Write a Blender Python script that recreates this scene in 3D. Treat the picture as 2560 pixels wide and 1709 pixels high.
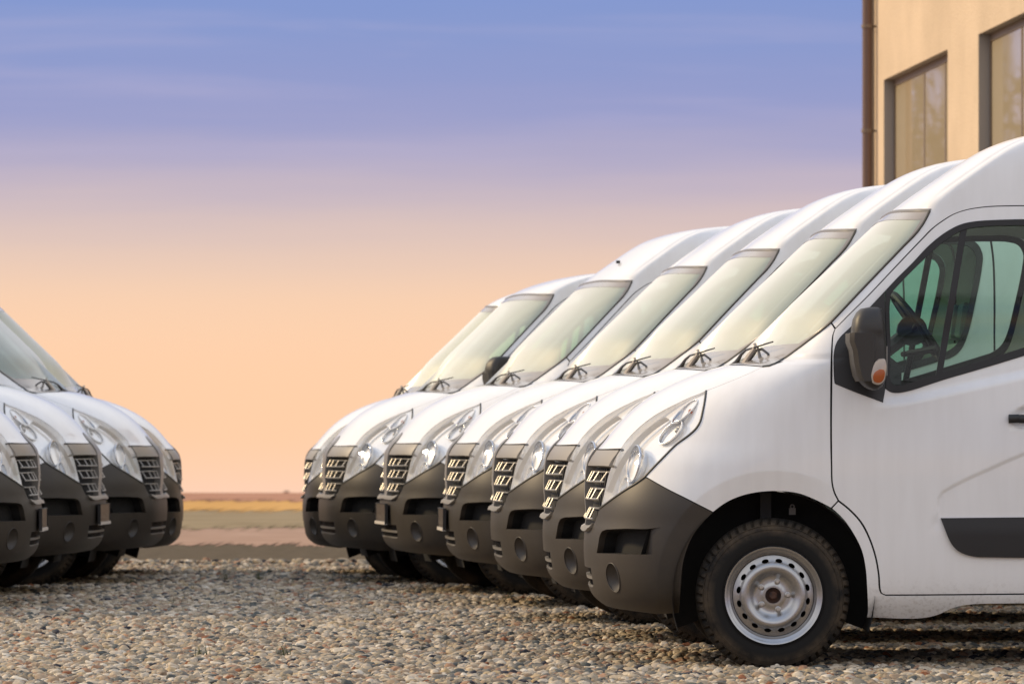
import bpy, bmesh, math, random
import numpy as np
from mathutils import Vector, Matrix
from mathutils.geometry import delaunay_2d_cdt

random.seed(7); RNG = np.random.default_rng(11)
for o in list(bpy.data.objects): bpy.data.objects.remove(o)
SC = bpy.context.scene
COL = SC.collection
R = math.radians
def lin(r, g, b):
    f = lambda c: ((c/255+.055)/1.055)**2.4 if c/255 > .04045 else c/255/12.92
    return (f(r), f(g), f(b), 1)

# ================= camera =================
EYE = 1.01
cam = bpy.data.cameras.new('camera'); camo = bpy.data.objects.new('camera', cam); COL.objects.link(camo)
camo.location = (0, 0, EYE); camo.rotation_euler = (R(90), 0, 0)
cam.sensor_width = 36; cam.lens = 36*12530/2560; cam.shift_y = 252.5/2560
cam.clip_start = .5; cam.clip_end = 30000
cam.dof.use_dof = True; cam.dof.focus_distance = 22.6; cam.dof.aperture_fstop = 8
SC.camera = camo

# ================= sky and sun =================
SUN_EL, SUN_AZ = 29.0, 291.0          # azimuth measured from +Y (view direction) clockwise
world = bpy.data.worlds.new('World'); SC.world = world; world.use_nodes = True
nt = world.node_tree; N = nt.nodes; L_ = nt.links
for n in list(N): N.remove(n)
out = N.new('ShaderNodeOutputWorld'); bg = N.new('ShaderNodeBackground')
tc = N.new('ShaderNodeTexCoord'); sep = N.new('ShaderNodeSeparateXYZ')
L_.new(tc.outputs['Generated'], sep.inputs[0])
def mth(op, a, b=None, nt=nt):
    n = nt.nodes.new('ShaderNodeMath'); n.operation = op
    for i, v in enumerate((a, b)):
        if v is None: continue
        if isinstance(v, (int, float)): n.inputs[i].default_value = v
        else: nt.links.new(v, n.inputs[i])
    return n.outputs[0]
def ramp(nt, fac, stops, interp='LINEAR'):
    n = nt.nodes.new('ShaderNodeValToRGB'); cr = n.color_ramp; cr.interpolation = interp
    while len(cr.elements) > 1: cr.elements.remove(cr.elements[-1])
    cr.elements[0].position = stops[0][0]; cr.elements[0].color = stops[0][1]
    for p, c in stops[1:]:
        e = cr.elements.new(p); e.color = c
    nt.links.new(fac, n.inputs[0]); return n.outputs[0]
# thin streaky cloud: noise stretched along the horizon wobbles the gradient a little
mp = N.new('ShaderNodeMapping'); mp.inputs['Scale'].default_value = (6, 6, 75)
L_.new(tc.outputs['Generated'], mp.inputs[0])
nz = N.new('ShaderNodeTexNoise'); nz.inputs['Scale'].default_value = 2.2; nz.inputs['Detail'].default_value = 5; nz.inputs['Roughness'].default_value = .55
L_.new(mp.outputs[0], nz.inputs['Vector'])
wob = mth('MULTIPLY', mth('SUBTRACT', nz.outputs[0], .5), .008)
up = mth('MULTIPLY', sep.outputs[2], 1.0)
damp = N.new('ShaderNodeMapRange'); damp.interpolation_type = 'SMOOTHSTEP'
damp.inputs[1].default_value = .02; damp.inputs[2].default_value = .06
L_.new(sep.outputs[2], damp.inputs[0])
elev = mth('ADD', up, mth('MULTIPLY', wob, damp.outputs[0]))
lo = N.new('ShaderNodeMapRange'); lo.inputs[1].default_value = -.012; lo.inputs[2].default_value = .098
L_.new(elev, lo.inputs[0])
def sy(y): return ((1016-y)/11497+.012)/.11      # picture row (of 1568) -> place on the ramp
SKY = [(sy(1150), lin(252,208,182)), (sy(1090), lin(254,208,176)), (sy(1000), lin(254,205,165)), (sy(820), lin(253,206,169)), (sy(690), lin(247,206,174)),
       (sy(590), lin(229,198,181)), (sy(490), lin(207,186,188)), (sy(400), lin(184,172,194)), (sy(330), lin(166,162,197)), (sy(260), lin(149,153,199)),
       (sy(160), lin(138,149,200)), (sy(60), lin(131,148,202)), (sy(0), lin(126,146,203))]
low = ramp(nt, lo.outputs[0], SKY, 'B_SPLINE')
hi = ramp(nt, sep.outputs[2], [(.088, lin(124,146,206)), (.15, lin(222,221,230)), (.38, (1.16,1.11,1.08,1)), (.65, (.86,.89,1.0,1)), (1, (.58,.70,.96,1))])  # unseen upper sky: pale band added to light van sides and windscreens
mx = N.new('ShaderNodeMix'); mx.data_type = 'RGBA'
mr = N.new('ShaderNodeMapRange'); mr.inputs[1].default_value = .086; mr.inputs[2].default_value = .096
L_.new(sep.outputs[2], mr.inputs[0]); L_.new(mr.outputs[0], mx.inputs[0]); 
# wisps of lighter, pinker cloud in the blue
mpc = N.new('ShaderNodeMapping'); mpc.inputs['Scale'].default_value = (8, 8, 105); mpc.inputs['Location'].default_value = (3.1, 0, 1.7); L_.new(tc.outputs['Generated'], mpc.inputs[0])
ncl = N.new('ShaderNodeTexNoise'); ncl.inputs['Scale'].default_value = 1.5; ncl.inputs['Detail'].default_value = 4; ncl.inputs['Roughness'].default_value = .5; ncl.inputs['Distortion'].default_value = .4; L_.new(mpc.outputs[0], ncl.inputs['Vector'])
cm = N.new('ShaderNodeMapRange'); cm.interpolation_type = 'SMOOTHSTEP'; cm.inputs[1].default_value = .44; cm.inputs[2].default_value = .80; cm.inputs[4].default_value = .28; L_.new(ncl.outputs[0], cm.inputs[0])
cz = N.new('ShaderNodeMapRange'); cz.interpolation_type = 'SMOOTHSTEP'; cz.inputs[1].default_value = .045; cz.inputs[2].default_value = .066; L_.new(sep.outputs[2], cz.inputs[0])
cmx = N.new('ShaderNodeMix'); cmx.data_type = 'RGBA'; L_.new(mth('MULTIPLY', cm.outputs[0], cz.outputs[0]), cmx.inputs[0]); L_.new(low, cmx.inputs[6]); cmx.inputs[7].default_value = lin(188,178,208)
low = cmx.outputs[2]
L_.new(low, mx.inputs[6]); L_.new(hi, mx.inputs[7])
# a faint physical sky under the dusk gradient
nish = N.new('ShaderNodeTexSky'); nish.sky_type = 'NISHITA'; nish.sun_disc = False
nish.sun_elevation = R(SUN_EL); nish.sun_rotation = R(SUN_AZ)
add = N.new('ShaderNodeMix'); add.data_type = 'RGBA'; add.blend_type = 'ADD'; add.inputs[0].default_value = .006
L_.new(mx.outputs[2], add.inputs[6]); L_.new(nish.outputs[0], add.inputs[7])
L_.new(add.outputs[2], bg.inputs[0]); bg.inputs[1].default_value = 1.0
L_.new(bg.outputs[0], out.inputs[0])
sun = bpy.data.lights.new('sun', 'SUN'); sun.energy = 3.1; sun.angle = R(7); sun.color = (1, .75, .44)
suno = bpy.data.objects.new('sun', sun); COL.objects.link(suno)
a = R(SUN_AZ); e = R(SUN_EL)
sdir = Vector((math.sin(a)*math.cos(e), math.cos(a)*math.cos(e), math.sin(e)))
suno.rotation_euler = (-sdir).to_track_quat('-Z', 'Y').to_euler(); suno.location = (-8, -6, 12)
vs = SC.view_settings; vs.view_transform = 'Standard'; vs.look = 'None'; vs.exposure = 0.0; vs.gamma = 1; vs.use_curve_mapping = False
SC.render.engine = 'CYCLES'
SC.cycles.max_bounces = 10; SC.cycles.transparent_max_bounces = 16; SC.cycles.sample_clamp_indirect = 6

# ================= materials =================
def mat(name, col, rough=.5, metal=0., coat=0., spec=.5, var=None, bump=None, emit=None):
    m = bpy.data.materials.new(name); m.use_nodes = True
    b = m.node_tree.nodes['Principled BSDF']; t = m.node_tree
    b.inputs['Base Color'].default_value = (*col[:3], 1); b.inputs['Roughness'].default_value = rough
    b.inputs['Metallic'].default_value = metal; b.inputs['Coat Weight'].default_value = coat
    b.inputs['Coat Roughness'].default_value = .04; b.inputs['Specular IOR Level'].default_value = spec
    if var:      # (second colour, noise scale, low, high)
        c2, sc, a0, a1 = var
        tx = t.nodes.new('ShaderNodeTexCoord'); nn = t.nodes.new('ShaderNodeTexNoise')
        nn.inputs['Scale'].default_value = sc; nn.inputs['Detail'].default_value = 6; nn.inputs['Roughness'].default_value = .6
        t.links.new(tx.outputs['Object'], nn.inputs['Vector'])
        c = ramp(t, nn.outputs[0], [(a0, (*col[:3], 1)), (a1, (*c2[:3], 1))])
        t.links.new(c, b.inputs['Base Color'])
    if bump:     # (scale, strength, distance)
        sc, st, di = bump
        tx = t.nodes.new('ShaderNodeTexCoord'); nn = t.nodes.new('ShaderNodeTexNoise')
        nn.inputs['Scale'].default_value = sc; nn.inputs['Detail'].default_value = 5
        t.links.new(tx.outputs['Object'], nn.inputs['Vector'])
        bp = t.nodes.new('ShaderNodeBump'); bp.inputs['Strength'].default_value = st; bp.inputs['Distance'].default_value = di
        t.links.new(nn.outputs[0], bp.inputs['Height']); t.links.new(bp.outputs[0], b.inputs['Normal'])
    return m
def glass(name, tint, film=0., film_col=(.7,.72,.66), rough=.0):
    m = bpy.data.materials.new(name); m.use_nodes = True; t = m.node_tree; n = t.nodes
    for x in list(n): n.remove(x)
    o = n.new('ShaderNodeOutputMaterial'); tr = n.new('ShaderNodeBsdfTransparent'); tr.inputs[0].default_value = (*tint, 1)
    gl = n.new('ShaderNodeBsdfGlossy'); gl.inputs['Roughness'].default_value = rough
    ge = n.new('ShaderNodeNewGeometry'); fr = n.new('ShaderNodeFresnel')
    io = n.new('ShaderNodeMapRange'); io.inputs[3].default_value = 1.5; io.inputs[4].default_value = 1/1.5
    t.links.new(ge.outputs['Backfacing'], io.inputs[0]); t.links.new(io.outputs[0], fr.inputs['IOR'])
    body = tr.outputs[0]
    if film > 0:
        df = n.new('ShaderNodeBsdfDiffuse'); df.inputs[0].default_value = (*film_col, 1)
        m1 = n.new('ShaderNodeMixShader'); m1.inputs[0].default_value = film
        t.links.new(tr.outputs[0], m1.inputs[1]); t.links.new(df.outputs[0], m1.inputs[2]); body = m1.outputs[0]
    m2 = n.new('ShaderNodeMixShader'); t.links.new(fr.outputs[0], m2.inputs[0])
    t.links.new(body, m2.inputs[1]); t.links.new(gl.outputs[0], m2.inputs[2]); t.links.new(m2.outputs[0], o.inputs[0])
    return m
M = {}
# white paint with a little road dirt on the sills (object space height)
def paint():
    m = mat('white_paint', (.80,.80,.79), .30, coat=.5)
    t = m.node_tree; b = t.nodes['Principled BSDF']
    tx = t.nodes.new('ShaderNodeTexCoord'); nn = t.nodes.new('ShaderNodeTexNoise'); nn.inputs['Scale'].default_value = 60; nn.inputs['Detail'].default_value = 4
    t.links.new(tx.outputs['Object'], nn.inputs[0])
    sp = t.nodes.new('ShaderNodeSeparateXYZ'); t.links.new(tx.outputs['Object'], sp.inputs[0])
    hgt = t.nodes.new('ShaderNodeMapRange'); hgt.inputs[1].default_value = .42; hgt.inputs[2].default_value = .2; t.links.new(sp.outputs[2], hgt.inputs[0])
    s1 = t.nodes.new('ShaderNodeMapRange'); s1.inputs[1].default_value = .5; s1.inputs[2].default_value = .72; t.links.new(nn.outputs[0], s1.inputs[0])
    d = mth('MULTIPLY', mth('MULTIPLY', hgt.outputs[0], s1.outputs[0], t), .55, t)
    # very faint streaks of dust
    mp = t.nodes.new('ShaderNodeMapping'); mp.inputs['Scale'].default_value = (6, 6, .7); t.links.new(tx.outputs['Object'], mp.inputs[0])
    n2 = t.nodes.new('ShaderNodeTexNoise'); n2.inputs['Scale'].default_value = 3; n2.inputs['Detail'].default_value = 7; t.links.new(mp.outputs[0], n2.inputs[0])
    s2 = t.nodes.new('ShaderNodeMapRange'); s2.inputs[1].default_value = .35; s2.inputs[2].default_value = .8; s2.inputs[3].default_value = 0; s2.inputs[4].default_value = .10; t.links.new(n2.outputs[0], s2.inputs[0])
    d = mth('ADD', d, s2.outputs[0], t)
    mx = t.nodes.new('ShaderNodeMix'); mx.data_type = 'RGBA'; t.links.new(d, mx.inputs[0])
    mx.inputs[6].default_value = (.80,.80,.79,1); mx.inputs[7].default_value = (.30,.26,.21,1)
    t.links.new(mx.outputs[2], b.inputs['Base Color'])
    return m
M['paint'] = paint()
M['plastic'] = mat('bumper_plastic', (.032,.026,.020), .46, var=((.042,.034,.026), 5, .3, .7), bump=(900, .12, .0006))
M['mirror'] = mat('mirror_plastic', (.028,.025,.022), .5, bump=(900, .12, .0006))
M['black'] = mat('black_trim', (.012,.012,.013), .42)
M['rubber'] = mat('seal_rubber', (.010,.010,.011), .5)
M['void'] = mat('dark_cavity', (.006,.006,.006), .8)
M['chrome'] = mat('chrome', (.40,.385,.36), .42, .75)
M['mirrorsilver'] = mat('lamp_silver', (.58,.59,.61), .06, .97)
M['reflector'] = mat('lamp_reflector', (.66,.66,.66), .06, .97)
M['housing'] = mat('lamp_housing', (.95,.94,.92), .12, .35)
M['header'] = mat('grille_header_grey', (.27,.245,.21), .38)
M['lampwall'] = mat('lamp_side_wall', (.62,.58,.52), .3)
M['greytrim'] = mat('grey_trim', (.20,.19,.175), .38)
M['frit'] = mat('glass_border', (.30,.275,.25), .22, coat=.4)
M['trimrubber'] = mat('windscreen_trim', (.05,.05,.045), .45)
M['glass'] = glass('window_glass', (.68,.86,.78))
M['wglass'] = glass('windscreen_glass', (.84,.93,.87), .44, (.66,.76,.69), .50)
M['lens'] = glass('lamp_lens', (.99,.99,.98))
M['steel'] = mat('wheel_silver', (.42,.42,.42), .27, .88, var=((.34,.34,.34), 14, .3, .8))
M['bolt'] = mat('bolt_steel', (.48,.46,.43), .34, .8)
M['rust'] = mat('rusty_hub', (.085,.035,.018), .75, var=((.02,.012,.01), 40, .35, .65))
M['amber'] = mat('amber_lens', (.36,.085,.018), .18)
M['clearlens'] = mat('clear_signal_lens', (.50,.43,.36), .16, .3)
M['interior'] = mat('interior_plastic', (.016,.016,.017), .55)
M['lining'] = mat('cabin_lining', (.55,.56,.53), .7)
M['seat'] = mat('seat_cover', (.30,.31,.30), .5)
M['plate'] = mat('plate_black', (.012,.012,.012), .3, var=((.10,.095,.085), 30, .48, .6))
M['platew'] = mat('plate_holder_strip', (.62,.58,.52), .4)
M['wiper'] = mat('wiper_black', (.014,.014,.015), .45)
M['wiperwrap'] = mat('wiper_sleeve', (.55,.49,.42), .5)
M['tail'] = mat('tail_lamp_red', (.35,.02,.02), .2)
def tyre_mat():
    m = mat('tyre_rubber', (.018,.017,.016), .8, spec=.22); t = m.node_tree; b = t.nodes['Principled BSDF']
    tx = t.nodes.new('ShaderNodeTexCoord'); sp = t.nodes.new('ShaderNodeSeparateXYZ'); t.links.new(tx.outputs['Object'], sp.inputs[0])
    r2 = mth('SQRT', mth('ADD', mth('MULTIPLY', sp.outputs[0], sp.outputs[0], t), mth('MULTIPLY', sp.outputs[2], sp.outputs[2], t), t), None, t)
    band = ramp(t, r2, [(.262, (0,0,0,1)), (.292, (1,1,1,1)), (.318, (1,1,1,1)), (.345, (.35,.35,.35,1))])
    nn = t.nodes.new('ShaderNodeTexNoise'); nn.inputs['Scale'].default_value = 7; nn.inputs['Detail'].default_value = 8; nn.inputs['Roughness'].default_value = .68
    t.links.new(tx.outputs['Object'], nn.inputs[0])
    nr = t.nodes.new('ShaderNodeMapRange'); nr.inputs[1].default_value = .38; nr.inputs[2].default_value = .68; t.links.new(nn.outputs[0], nr.inputs[0])
    f = mth('MULTIPLY', mth('MULTIPLY', band, nr.outputs[0], t), .8, t)
    mx = t.nodes.new('ShaderNodeMix'); mx.data_type = 'RGBA'; t.links.new(f, mx.inputs[0])
    mx.inputs[6].default_value = (.012,.0115,.011,1); mx.inputs[7].default_value = (.11,.082,.053,1); t.links.new(mx.outputs[2], b.inputs['Base Color'])
    return m
M['tyre'] = tyre_mat()

# ================= helpers =================
def tag(o, label=None, cat=None, group=None, kind=None):
    for k, v in (('label', label), ('category', cat), ('group', group), ('kind', kind)):
        if v: o[k] = v
    return o
def empty(name, loc=(0,0,0), rz=0):
    o = bpy.data.objects.new(name, None); o.location = loc; o.rotation_euler = (0,0,rz); o.empty_display_size = .2
    COL.objects.link(o); return o
def link(name, me, m, parent=None):
    if m is not None and not me.materials: me.materials.append(m)
    o = bpy.data.objects.new(name, me); COL.objects.link(o)
    if parent is not None: o.parent = parent
    return o
class MB:
    """collects verts and faces of one mesh"""
    def __init__(s): s.v = []; s.f = []
    def add(s, v, f):
        n = len(s.v); s.v += [tuple(map(float, p)) for p in v]; s.f += [tuple(i+n for i in q) for q in f]; return s
    def box(s, c, d, rot=None):
        x, y, z = (k/2 for k in d)
        vs = [Vector((sx*x, sy*y, sz*z)) for sx in (-1,1) for sy in (-1,1) for sz in (-1,1)]
        if rot is not None: vs = [rot @ p for p in vs]
        return s.add([p + Vector(c) for p in vs], [(0,1,3,2),(4,6,7,5),(0,4,5,1),(2,3,7,6),(0,2,6,4),(1,5,7,3)])
    def tube(s, pts, r, k=8, cap=True):
        pts = [Vector(p) for p in pts]; rs = r if isinstance(r, (list, tuple)) else [r]*len(pts)
        n = len(pts); V = []; prev = None
        for i, p in enumerate(pts):
            d = (pts[min(i+1, n-1)] - pts[max(i-1, 0)]).normalized()
            a = prev if prev is not None else (Vector((0,0,1)) if abs(d.z) < .9 else Vector((1,0,0)))
            a = (a - d*a.dot(d)).normalized(); prev = a; b = d.cross(a)
            V += [p + (a*math.cos(t) + b*math.sin(t))*rs[i] for t in (2*math.pi*j/k for j in range(k))]
        F = [(i*k+j, i*k+(j+1) % k, (i+1)*k+(j+1) % k, (i+1)*k+j) for i in range(n-1) for j in range(k)]
        if cap: F += [tuple(range(k))[::-1], tuple((n-1)*k+j for j in range(k))]
        return s.add(V, F)
    def loft(s, rings, closed=True, cap0=False, cap1=False):
        k = len(rings[0]); n = len(rings); V = [p for r in rings for p in r]
        F = [(i*k+j, i*k+(j+1) % k, (i+1)*k+(j+1) % k, (i+1)*k+j) for i in range(n-1) for j in range(k if closed else k-1)]
        if cap0: F.append(tuple(range(k))[::-1])
        if cap1: F.append(tuple((n-1)*k+j for j in range(k)))
        return s.add(V, F)
    def lathe_y(s, prof, k=48, c=(0,0,0), cap=False):
        """prof: (radius, y) pairs turned round the y axis"""
        rings = [[(c[0]+r*math.cos(2*math.pi*j/k), c[1]+y, c[2]+r*math.sin(2*math.pi*j/k)) for j in range(k)] for r, y in prof]
        return s.loft(rings, True, cap, cap)
    def mesh(s, name, angle=35, fix=True):
        me = bpy.data.meshes.new(name); me.from_pydata(s.v, [], s.f); me.validate()
        if fix:
            bm = bmesh.new(); bm.from_mesh(me); bmesh.ops.recalc_face_normals(bm, faces=bm.faces); bm.to_mesh(me); bm.free()
        me.shade_smooth()
        if angle is not None: me.set_sharp_from_angle(angle=R(angle))
        return me
    def build(s, name, m, parent=None, angle=35, fix=True): return link(name, s.mesh(name, angle, fix), m, parent)

# ---- body surface of the van: plan contours stacked over height -----------------------
def pchip(xs, ys):
    x = np.array(xs, float); y = np.array(ys, float)
    h = np.diff(x); d = np.diff(y) / h
    m = np.zeros_like(y); m[0] = d[0]; m[-1] = d[-1]
    for i in range(1, len(x) - 1):
        if d[i-1] * d[i] > 0:
            a = 2*h[i] + h[i-1]; b = h[i] + 2*h[i-1]
            m[i] = (a + b) / (a / d[i-1] + b / d[i])
    def f(t):
        t = np.clip(np.asarray(t, float), x[0], x[-1])
        i = np.clip(np.searchsorted(x, t) - 1, 0, len(h) - 1)
        s = (t - x[i]) / h[i]
        return ((1+2*s)*(1-s)**2)*y[i] + s*(1-s)**2*h[i]*m[i] + s*s*(3-2*s)*y[i+1] + s*s*(s-1)*h[i]*m[i+1]
    return f
FZ = [(.20,.62),(.24,.71),(.275,.768),(.311,.802),(.36,.820),(.436,.832),(.53,.837),(.60,.833),(.66,.824),(.75,.818),
      (.896,.808),(.934,.800),(.98,.777),(1.011,.750),(1.069,.702),(1.145,.632),(1.227,.530),(1.304,.386),(1.360,.228),
      (1.392,.092),(1.476,-.004),(1.613,-.094),(1.738,-.218),(1.854,-.341),(1.974,-.466),(2.07,-.572),(2.14,-.668),(2.198,-.752),
      (2.256,-.836),(2.314,-.922),(2.36,-1.0),(2.389,-1.07),(2.408,-1.135),(2.421,-1.21),(2.434,-1.33),(2.444,-1.5),(2.452,-1.8),(2.457,-2.4),(2.462,-4.9)]
Fz = pchip(*zip(*FZ))
Wz = pchip([.2,.26,.32,.4,.55,.9,1.1,1.25,1.5,1.9,2.05,2.15,2.25,2.33,2.39,2.43,2.452,2.462],
           [.90,.95,.985,1.0,1.008,1.012,1.006,.996,.965,.905,.885,.873,.857,.835,.797,.737,.65,.52])
Lz = pchip([.2,.9,1.0,1.2,1.35,1.42,1.55,1.8,2.04,2.11,2.2,2.47],[.75,.78,.83,.72,.55,.38,.345,.30,.225,.165,.145,.14])
Nz = pchip([.2,.68,.95,1.2,1.5,1.95,2.2,2.47],[3.0,3.0,2.45,2.4,2.4,2.5,2.6,2.6])
def smooth(f, width):
    z = np.linspace(.2, 2.462, 4000); dz = z[1]-z[0]; k = max(1, int(width/dz)); w = np.hanning(2*k+1); w /= w.sum()
    v = f(z); v = np.convolve(np.concatenate([2*v[0]-v[k:0:-1], v, 2*v[-1]-v[-2:-k-2:-1]]), w, 'valid')
    return lambda t: np.interp(t, z, v)
Wz = smooth(Wz, .06); Nz = smooth(Nz, .05)
_zt = np.linspace(.2, 2.462, 6000)
_qt = np.concatenate([[0], np.cumsum(np.hypot(np.diff(_zt), np.diff(Fz(_zt))))])
def q_of_z(z): return np.interp(z, _zt, _qt)
def z_of_q(q): return np.interp(q, _qt, _zt)
def Wuz(u, z):
    d = Fz(z) - u; L = Lz(z); n = Nz(z)
    r = np.clip(1 - d / L, 0, 1)
    return Wz(z) * np.clip(1 - r**n, 0, 1)**(1/n)
def s_of(u, z):
    return Wuz(u, z) + np.maximum(Fz(z) - u, 0)
def s_of_y(y, z):
    n = Nz(z); e = np.clip(np.asarray(y, float) / Wz(z), 0, 1)
    return y + Lz(z) * (1 - np.clip(1 - e**n, 0, 1)**(1/n))
def base(s, z):
    s = np.asarray(s, float); z = np.asarray(z, float)
    w, L, n, F = Wz(z), Lz(z), Nz(z), Fz(z)
    lo = np.zeros_like(s); hi = np.full_like(s, math_half_pi)
    # eta = sin(t)^(2/n), depth = L*(1-cos(t)^(2/n))
    for _ in range(42):
        m = (lo + hi) / 2
        v = w * np.sin(m)**(2/n) + L * (1 - np.cos(m)**(2/n))
        lo = np.where(v < s, m, lo); hi = np.where(v < s, hi, m)
    m = (lo + hi) / 2
    y = w * np.sin(m)**(2/n); u = F - L * (1 - np.cos(m)**(2/n))
    far = s > w + L
    return np.stack([np.where(far, F - (s - w), u), np.where(far, w, y), z], -1)
math_half_pi = 1.5707963267948966

# ================= van: panels cut out of the body surface =================
def sstep(x, a, b):
    t = np.clip((np.asarray(x) - a) / (b - a), 0, 1); return t*t*(3-2*t)
PRESS = np.array([(-.60,.55),(-.68,.62),(-.732,.70),(-.729,.733),(-.734,.766),(-.752,.794),(-.798,.821),(-.863,.854),(-.956,.895),(-1.048,.937),(-1.30,1.04)])
def sdist(u, z, pl):
    best = np.full(u.shape, 9.); sg = np.ones(u.shape)
    for a, b in zip(pl[:-1], pl[1:]):
        d = b - a; t = np.clip(((u-a[0])*d[0] + (z-a[1])*d[1]) / (d@d), 0, 1)
        dx, dz = u-a[0]-t*d[0], z-a[1]-t*d[1]; q = np.hypot(dx, dz)
        c = d[0]*dz - d[1]*dx; k = q < best; best = np.where(k, q, best); sg = np.where(k, np.sign(c), sg)
    return best*sg
def rout(u, z):
    th = np.arctan2(z-.324, u); return .518 + .044*np.clip(np.sin(th), 0, 1)
def bump(u, y, z):
    y = np.abs(y); b = np.zeros_like(u)
    zl = 1.178 + .22*(-.60-u) + .012*sstep(u, -.62, -.45)
    b -= .024*sstep(z, zl, zl+.055)*sstep(u, -.44, -.54)*sstep(u, -1.55, -1.43)*sstep(z, 1.70, 1.45)*(y > .5)
    r = np.hypot(u, z-.324); ro = rout(u, z)
    fade = sstep(u, -.36, -.10)*(y > .5)
    b += fade*(-.020*np.clip((ro-r)/.10, 0, 1))
    sd = sdist(u, z, PRESS)
    b += (-.007)*sstep(sd, -.004, .016)*sstep(u, -1.34, -1.26)*(z < 1.1)*(y > .8)*sstep(z, .60, .70)
    hd = np.hypot((u+1.125)/1.0, z-1.12)
    b -= .018*sstep(hd, .062, .03)*(y > .8)
    yc = .955*Wz(z)
    top = (z > 2.05)
    b += top*(.003*sstep(y, yc+.012, yc-.012) - .003*np.exp(-((y-yc-.012)/.012)**2))*sstep(z, 2.09, 2.17)*sstep(z, 2.459, 2.45)
    return b
QMIN, QMAX = float(q_of_z(.2)), float(q_of_z(2.462))
def bxyz(s, z):
    sg = np.where(s < 0, -1., 1.); p = base(np.abs(s), z); p[..., 1] *= sg; return p
def _n(fn, s, q, e=.0025):
    q0 = np.clip(q-e, QMIN, QMAX); q1 = np.clip(q+e, QMIN, QMAX)
    ds = fn(s+e, z_of_q(q)) - fn(s-e, z_of_q(q)); dq = fn(s, z_of_q(q1)) - fn(s, z_of_q(q0))
    n = np.cross(ds, dq); return n / np.maximum(np.linalg.norm(n, axis=-1, keepdims=True), 1e-12)
def full(s, z):
    p = bxyz(s, z); n = _n(bxyz, s, q_of_z(z)); return p + n*bump(p[..., 0], p[..., 1], z)[..., None]
def surf(s, q, off=0.):
    z = z_of_q(q); p = full(s, z); n = _n(full, s, q, .003)
    o = off(p[..., 0], np.abs(p[..., 1]), p[..., 2]) if callable(off) else off
    return p + n*(o[..., None] if isinstance(o, np.ndarray) else o), n
def at(u, z, off=0.):
    """points of the body surface seen from the side at (u, z)"""
    u = np.atleast_1d(np.array(u, float)); z = np.atleast_1d(np.array(z, float))
    return surf(s_of(u, z), q_of_z(z), off)
def aty(y, z, off=0.):
    y = np.atleast_1d(np.array(y, float)); z = np.atleast_1d(np.array(z, float))
    return surf(s_of_y(y, z), q_of_z(z), off)
def crom(p, h):
    p = np.array(p, float)
    if len(p) == 2:
        n = max(1, int(np.ceil(np.hypot(*(p[1]-p[0])) / h))); t = np.linspace(0, 1, n+1)[:, None]; return p[0]*(1-t) + p[1]*t
    e = np.vstack([2*p[0]-p[1], p, 2*p[-1]-p[-2]]); o = []
    for i in range(1, len(e)-2):
        a, b, c, d = e[i-1:i+3]
        t0 = 0; t1 = t0 + max(1e-6, np.hypot(*(b-a))**.5); t2 = t1 + max(1e-6, np.hypot(*(c-b))**.5); t3 = t2 + max(1e-6, np.hypot(*(d-c))**.5)
        n = max(1, int(np.ceil(np.hypot(*(c-b)) / h)))
        for k in range(n):
            t = t1 + (t2-t1)*k/n
            A1 = (t1-t)/(t1-t0)*a + (t-t0)/(t1-t0)*b; A2 = (t2-t)/(t2-t1)*b + (t-t1)/(t2-t1)*c; A3 = (t3-t)/(t3-t2)*c + (t-t2)/(t3-t2)*d
            B1 = (t2-t)/(t2-t0)*A1 + (t-t0)/(t2-t0)*A2; B2 = (t3-t)/(t3-t1)*A2 + (t-t1)/(t3-t1)*A3
            o.append((t2-t)/(t2-t1)*B1 + (t-t1)/(t2-t1)*B2)
    o.append(p[-1]); return np.array(o)
def path(segs, h=.02):
    """segments ('u'|'y', points) -> dense open polyline in (s, q)"""
    o = []
    for kind, pts in segs:
        d = crom(pts, h)
        s = s_of(d[:, 0], d[:, 1]) if kind == 'u' else s_of_y(d[:, 0], d[:, 1])
        d = np.stack([s, q_of_z(d[:, 1])], 1)
        if len(o) and np.hypot(*(d[0]-o[-1])) < 2e-3: d = d[1:]
        o += list(d)
    return np.array(o)
def loop(segs, h=.02):
    o = path(segs, h)
    if np.hypot(*(o[0]-o[-1])) < 2e-3: o = o[:-1]
    return o
def inside(P, poly):
    x, y = P[:, 0], P[:, 1]; r = np.zeros(len(P), bool)
    a = poly; b = np.roll(poly, -1, 0)
    for (x0, y0), (x1, y1) in zip(a, b):
        c = (y0 > y) != (y1 > y)
        if y1 != y0: r ^= c & (x < (x1-x0)*(y-y0)/(y1-y0) + x0)
    return r
def inset(poly, g):
    if g == 0: return poly
    area = .5*np.sum(poly[:, 0]*np.roll(poly[:, 1], -1) - np.roll(poly[:, 0], -1)*poly[:, 1]); sg = np.sign(area)
    d = np.roll(poly, -1, 0) - poly; d /= np.maximum(np.linalg.norm(d, axis=1, keepdims=True), 1e-9)
    nr = np.stack([-d[:, 1], d[:, 0]], 1)*sg; pn = np.roll(nr, 1, 0); m = nr + pn
    m /= np.maximum(np.sum(m*nr, axis=1, keepdims=True), .6)
    o = poly + m*g; c = poly[:, 0] < 1e-4; o[c, 0] = 0; return o
def near_mask(P, poly, d):
    k = np.ones(len(P), bool); n = len(poly)
    for i in range(0, len(P), 4000):
        D = np.min(np.hypot(P[i:i+4000, None, 0]-poly[None, :, 0], P[i:i+4000, None, 1]-poly[None, :, 1]), 1); k[i:i+4000] = D > d
    return k
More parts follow.
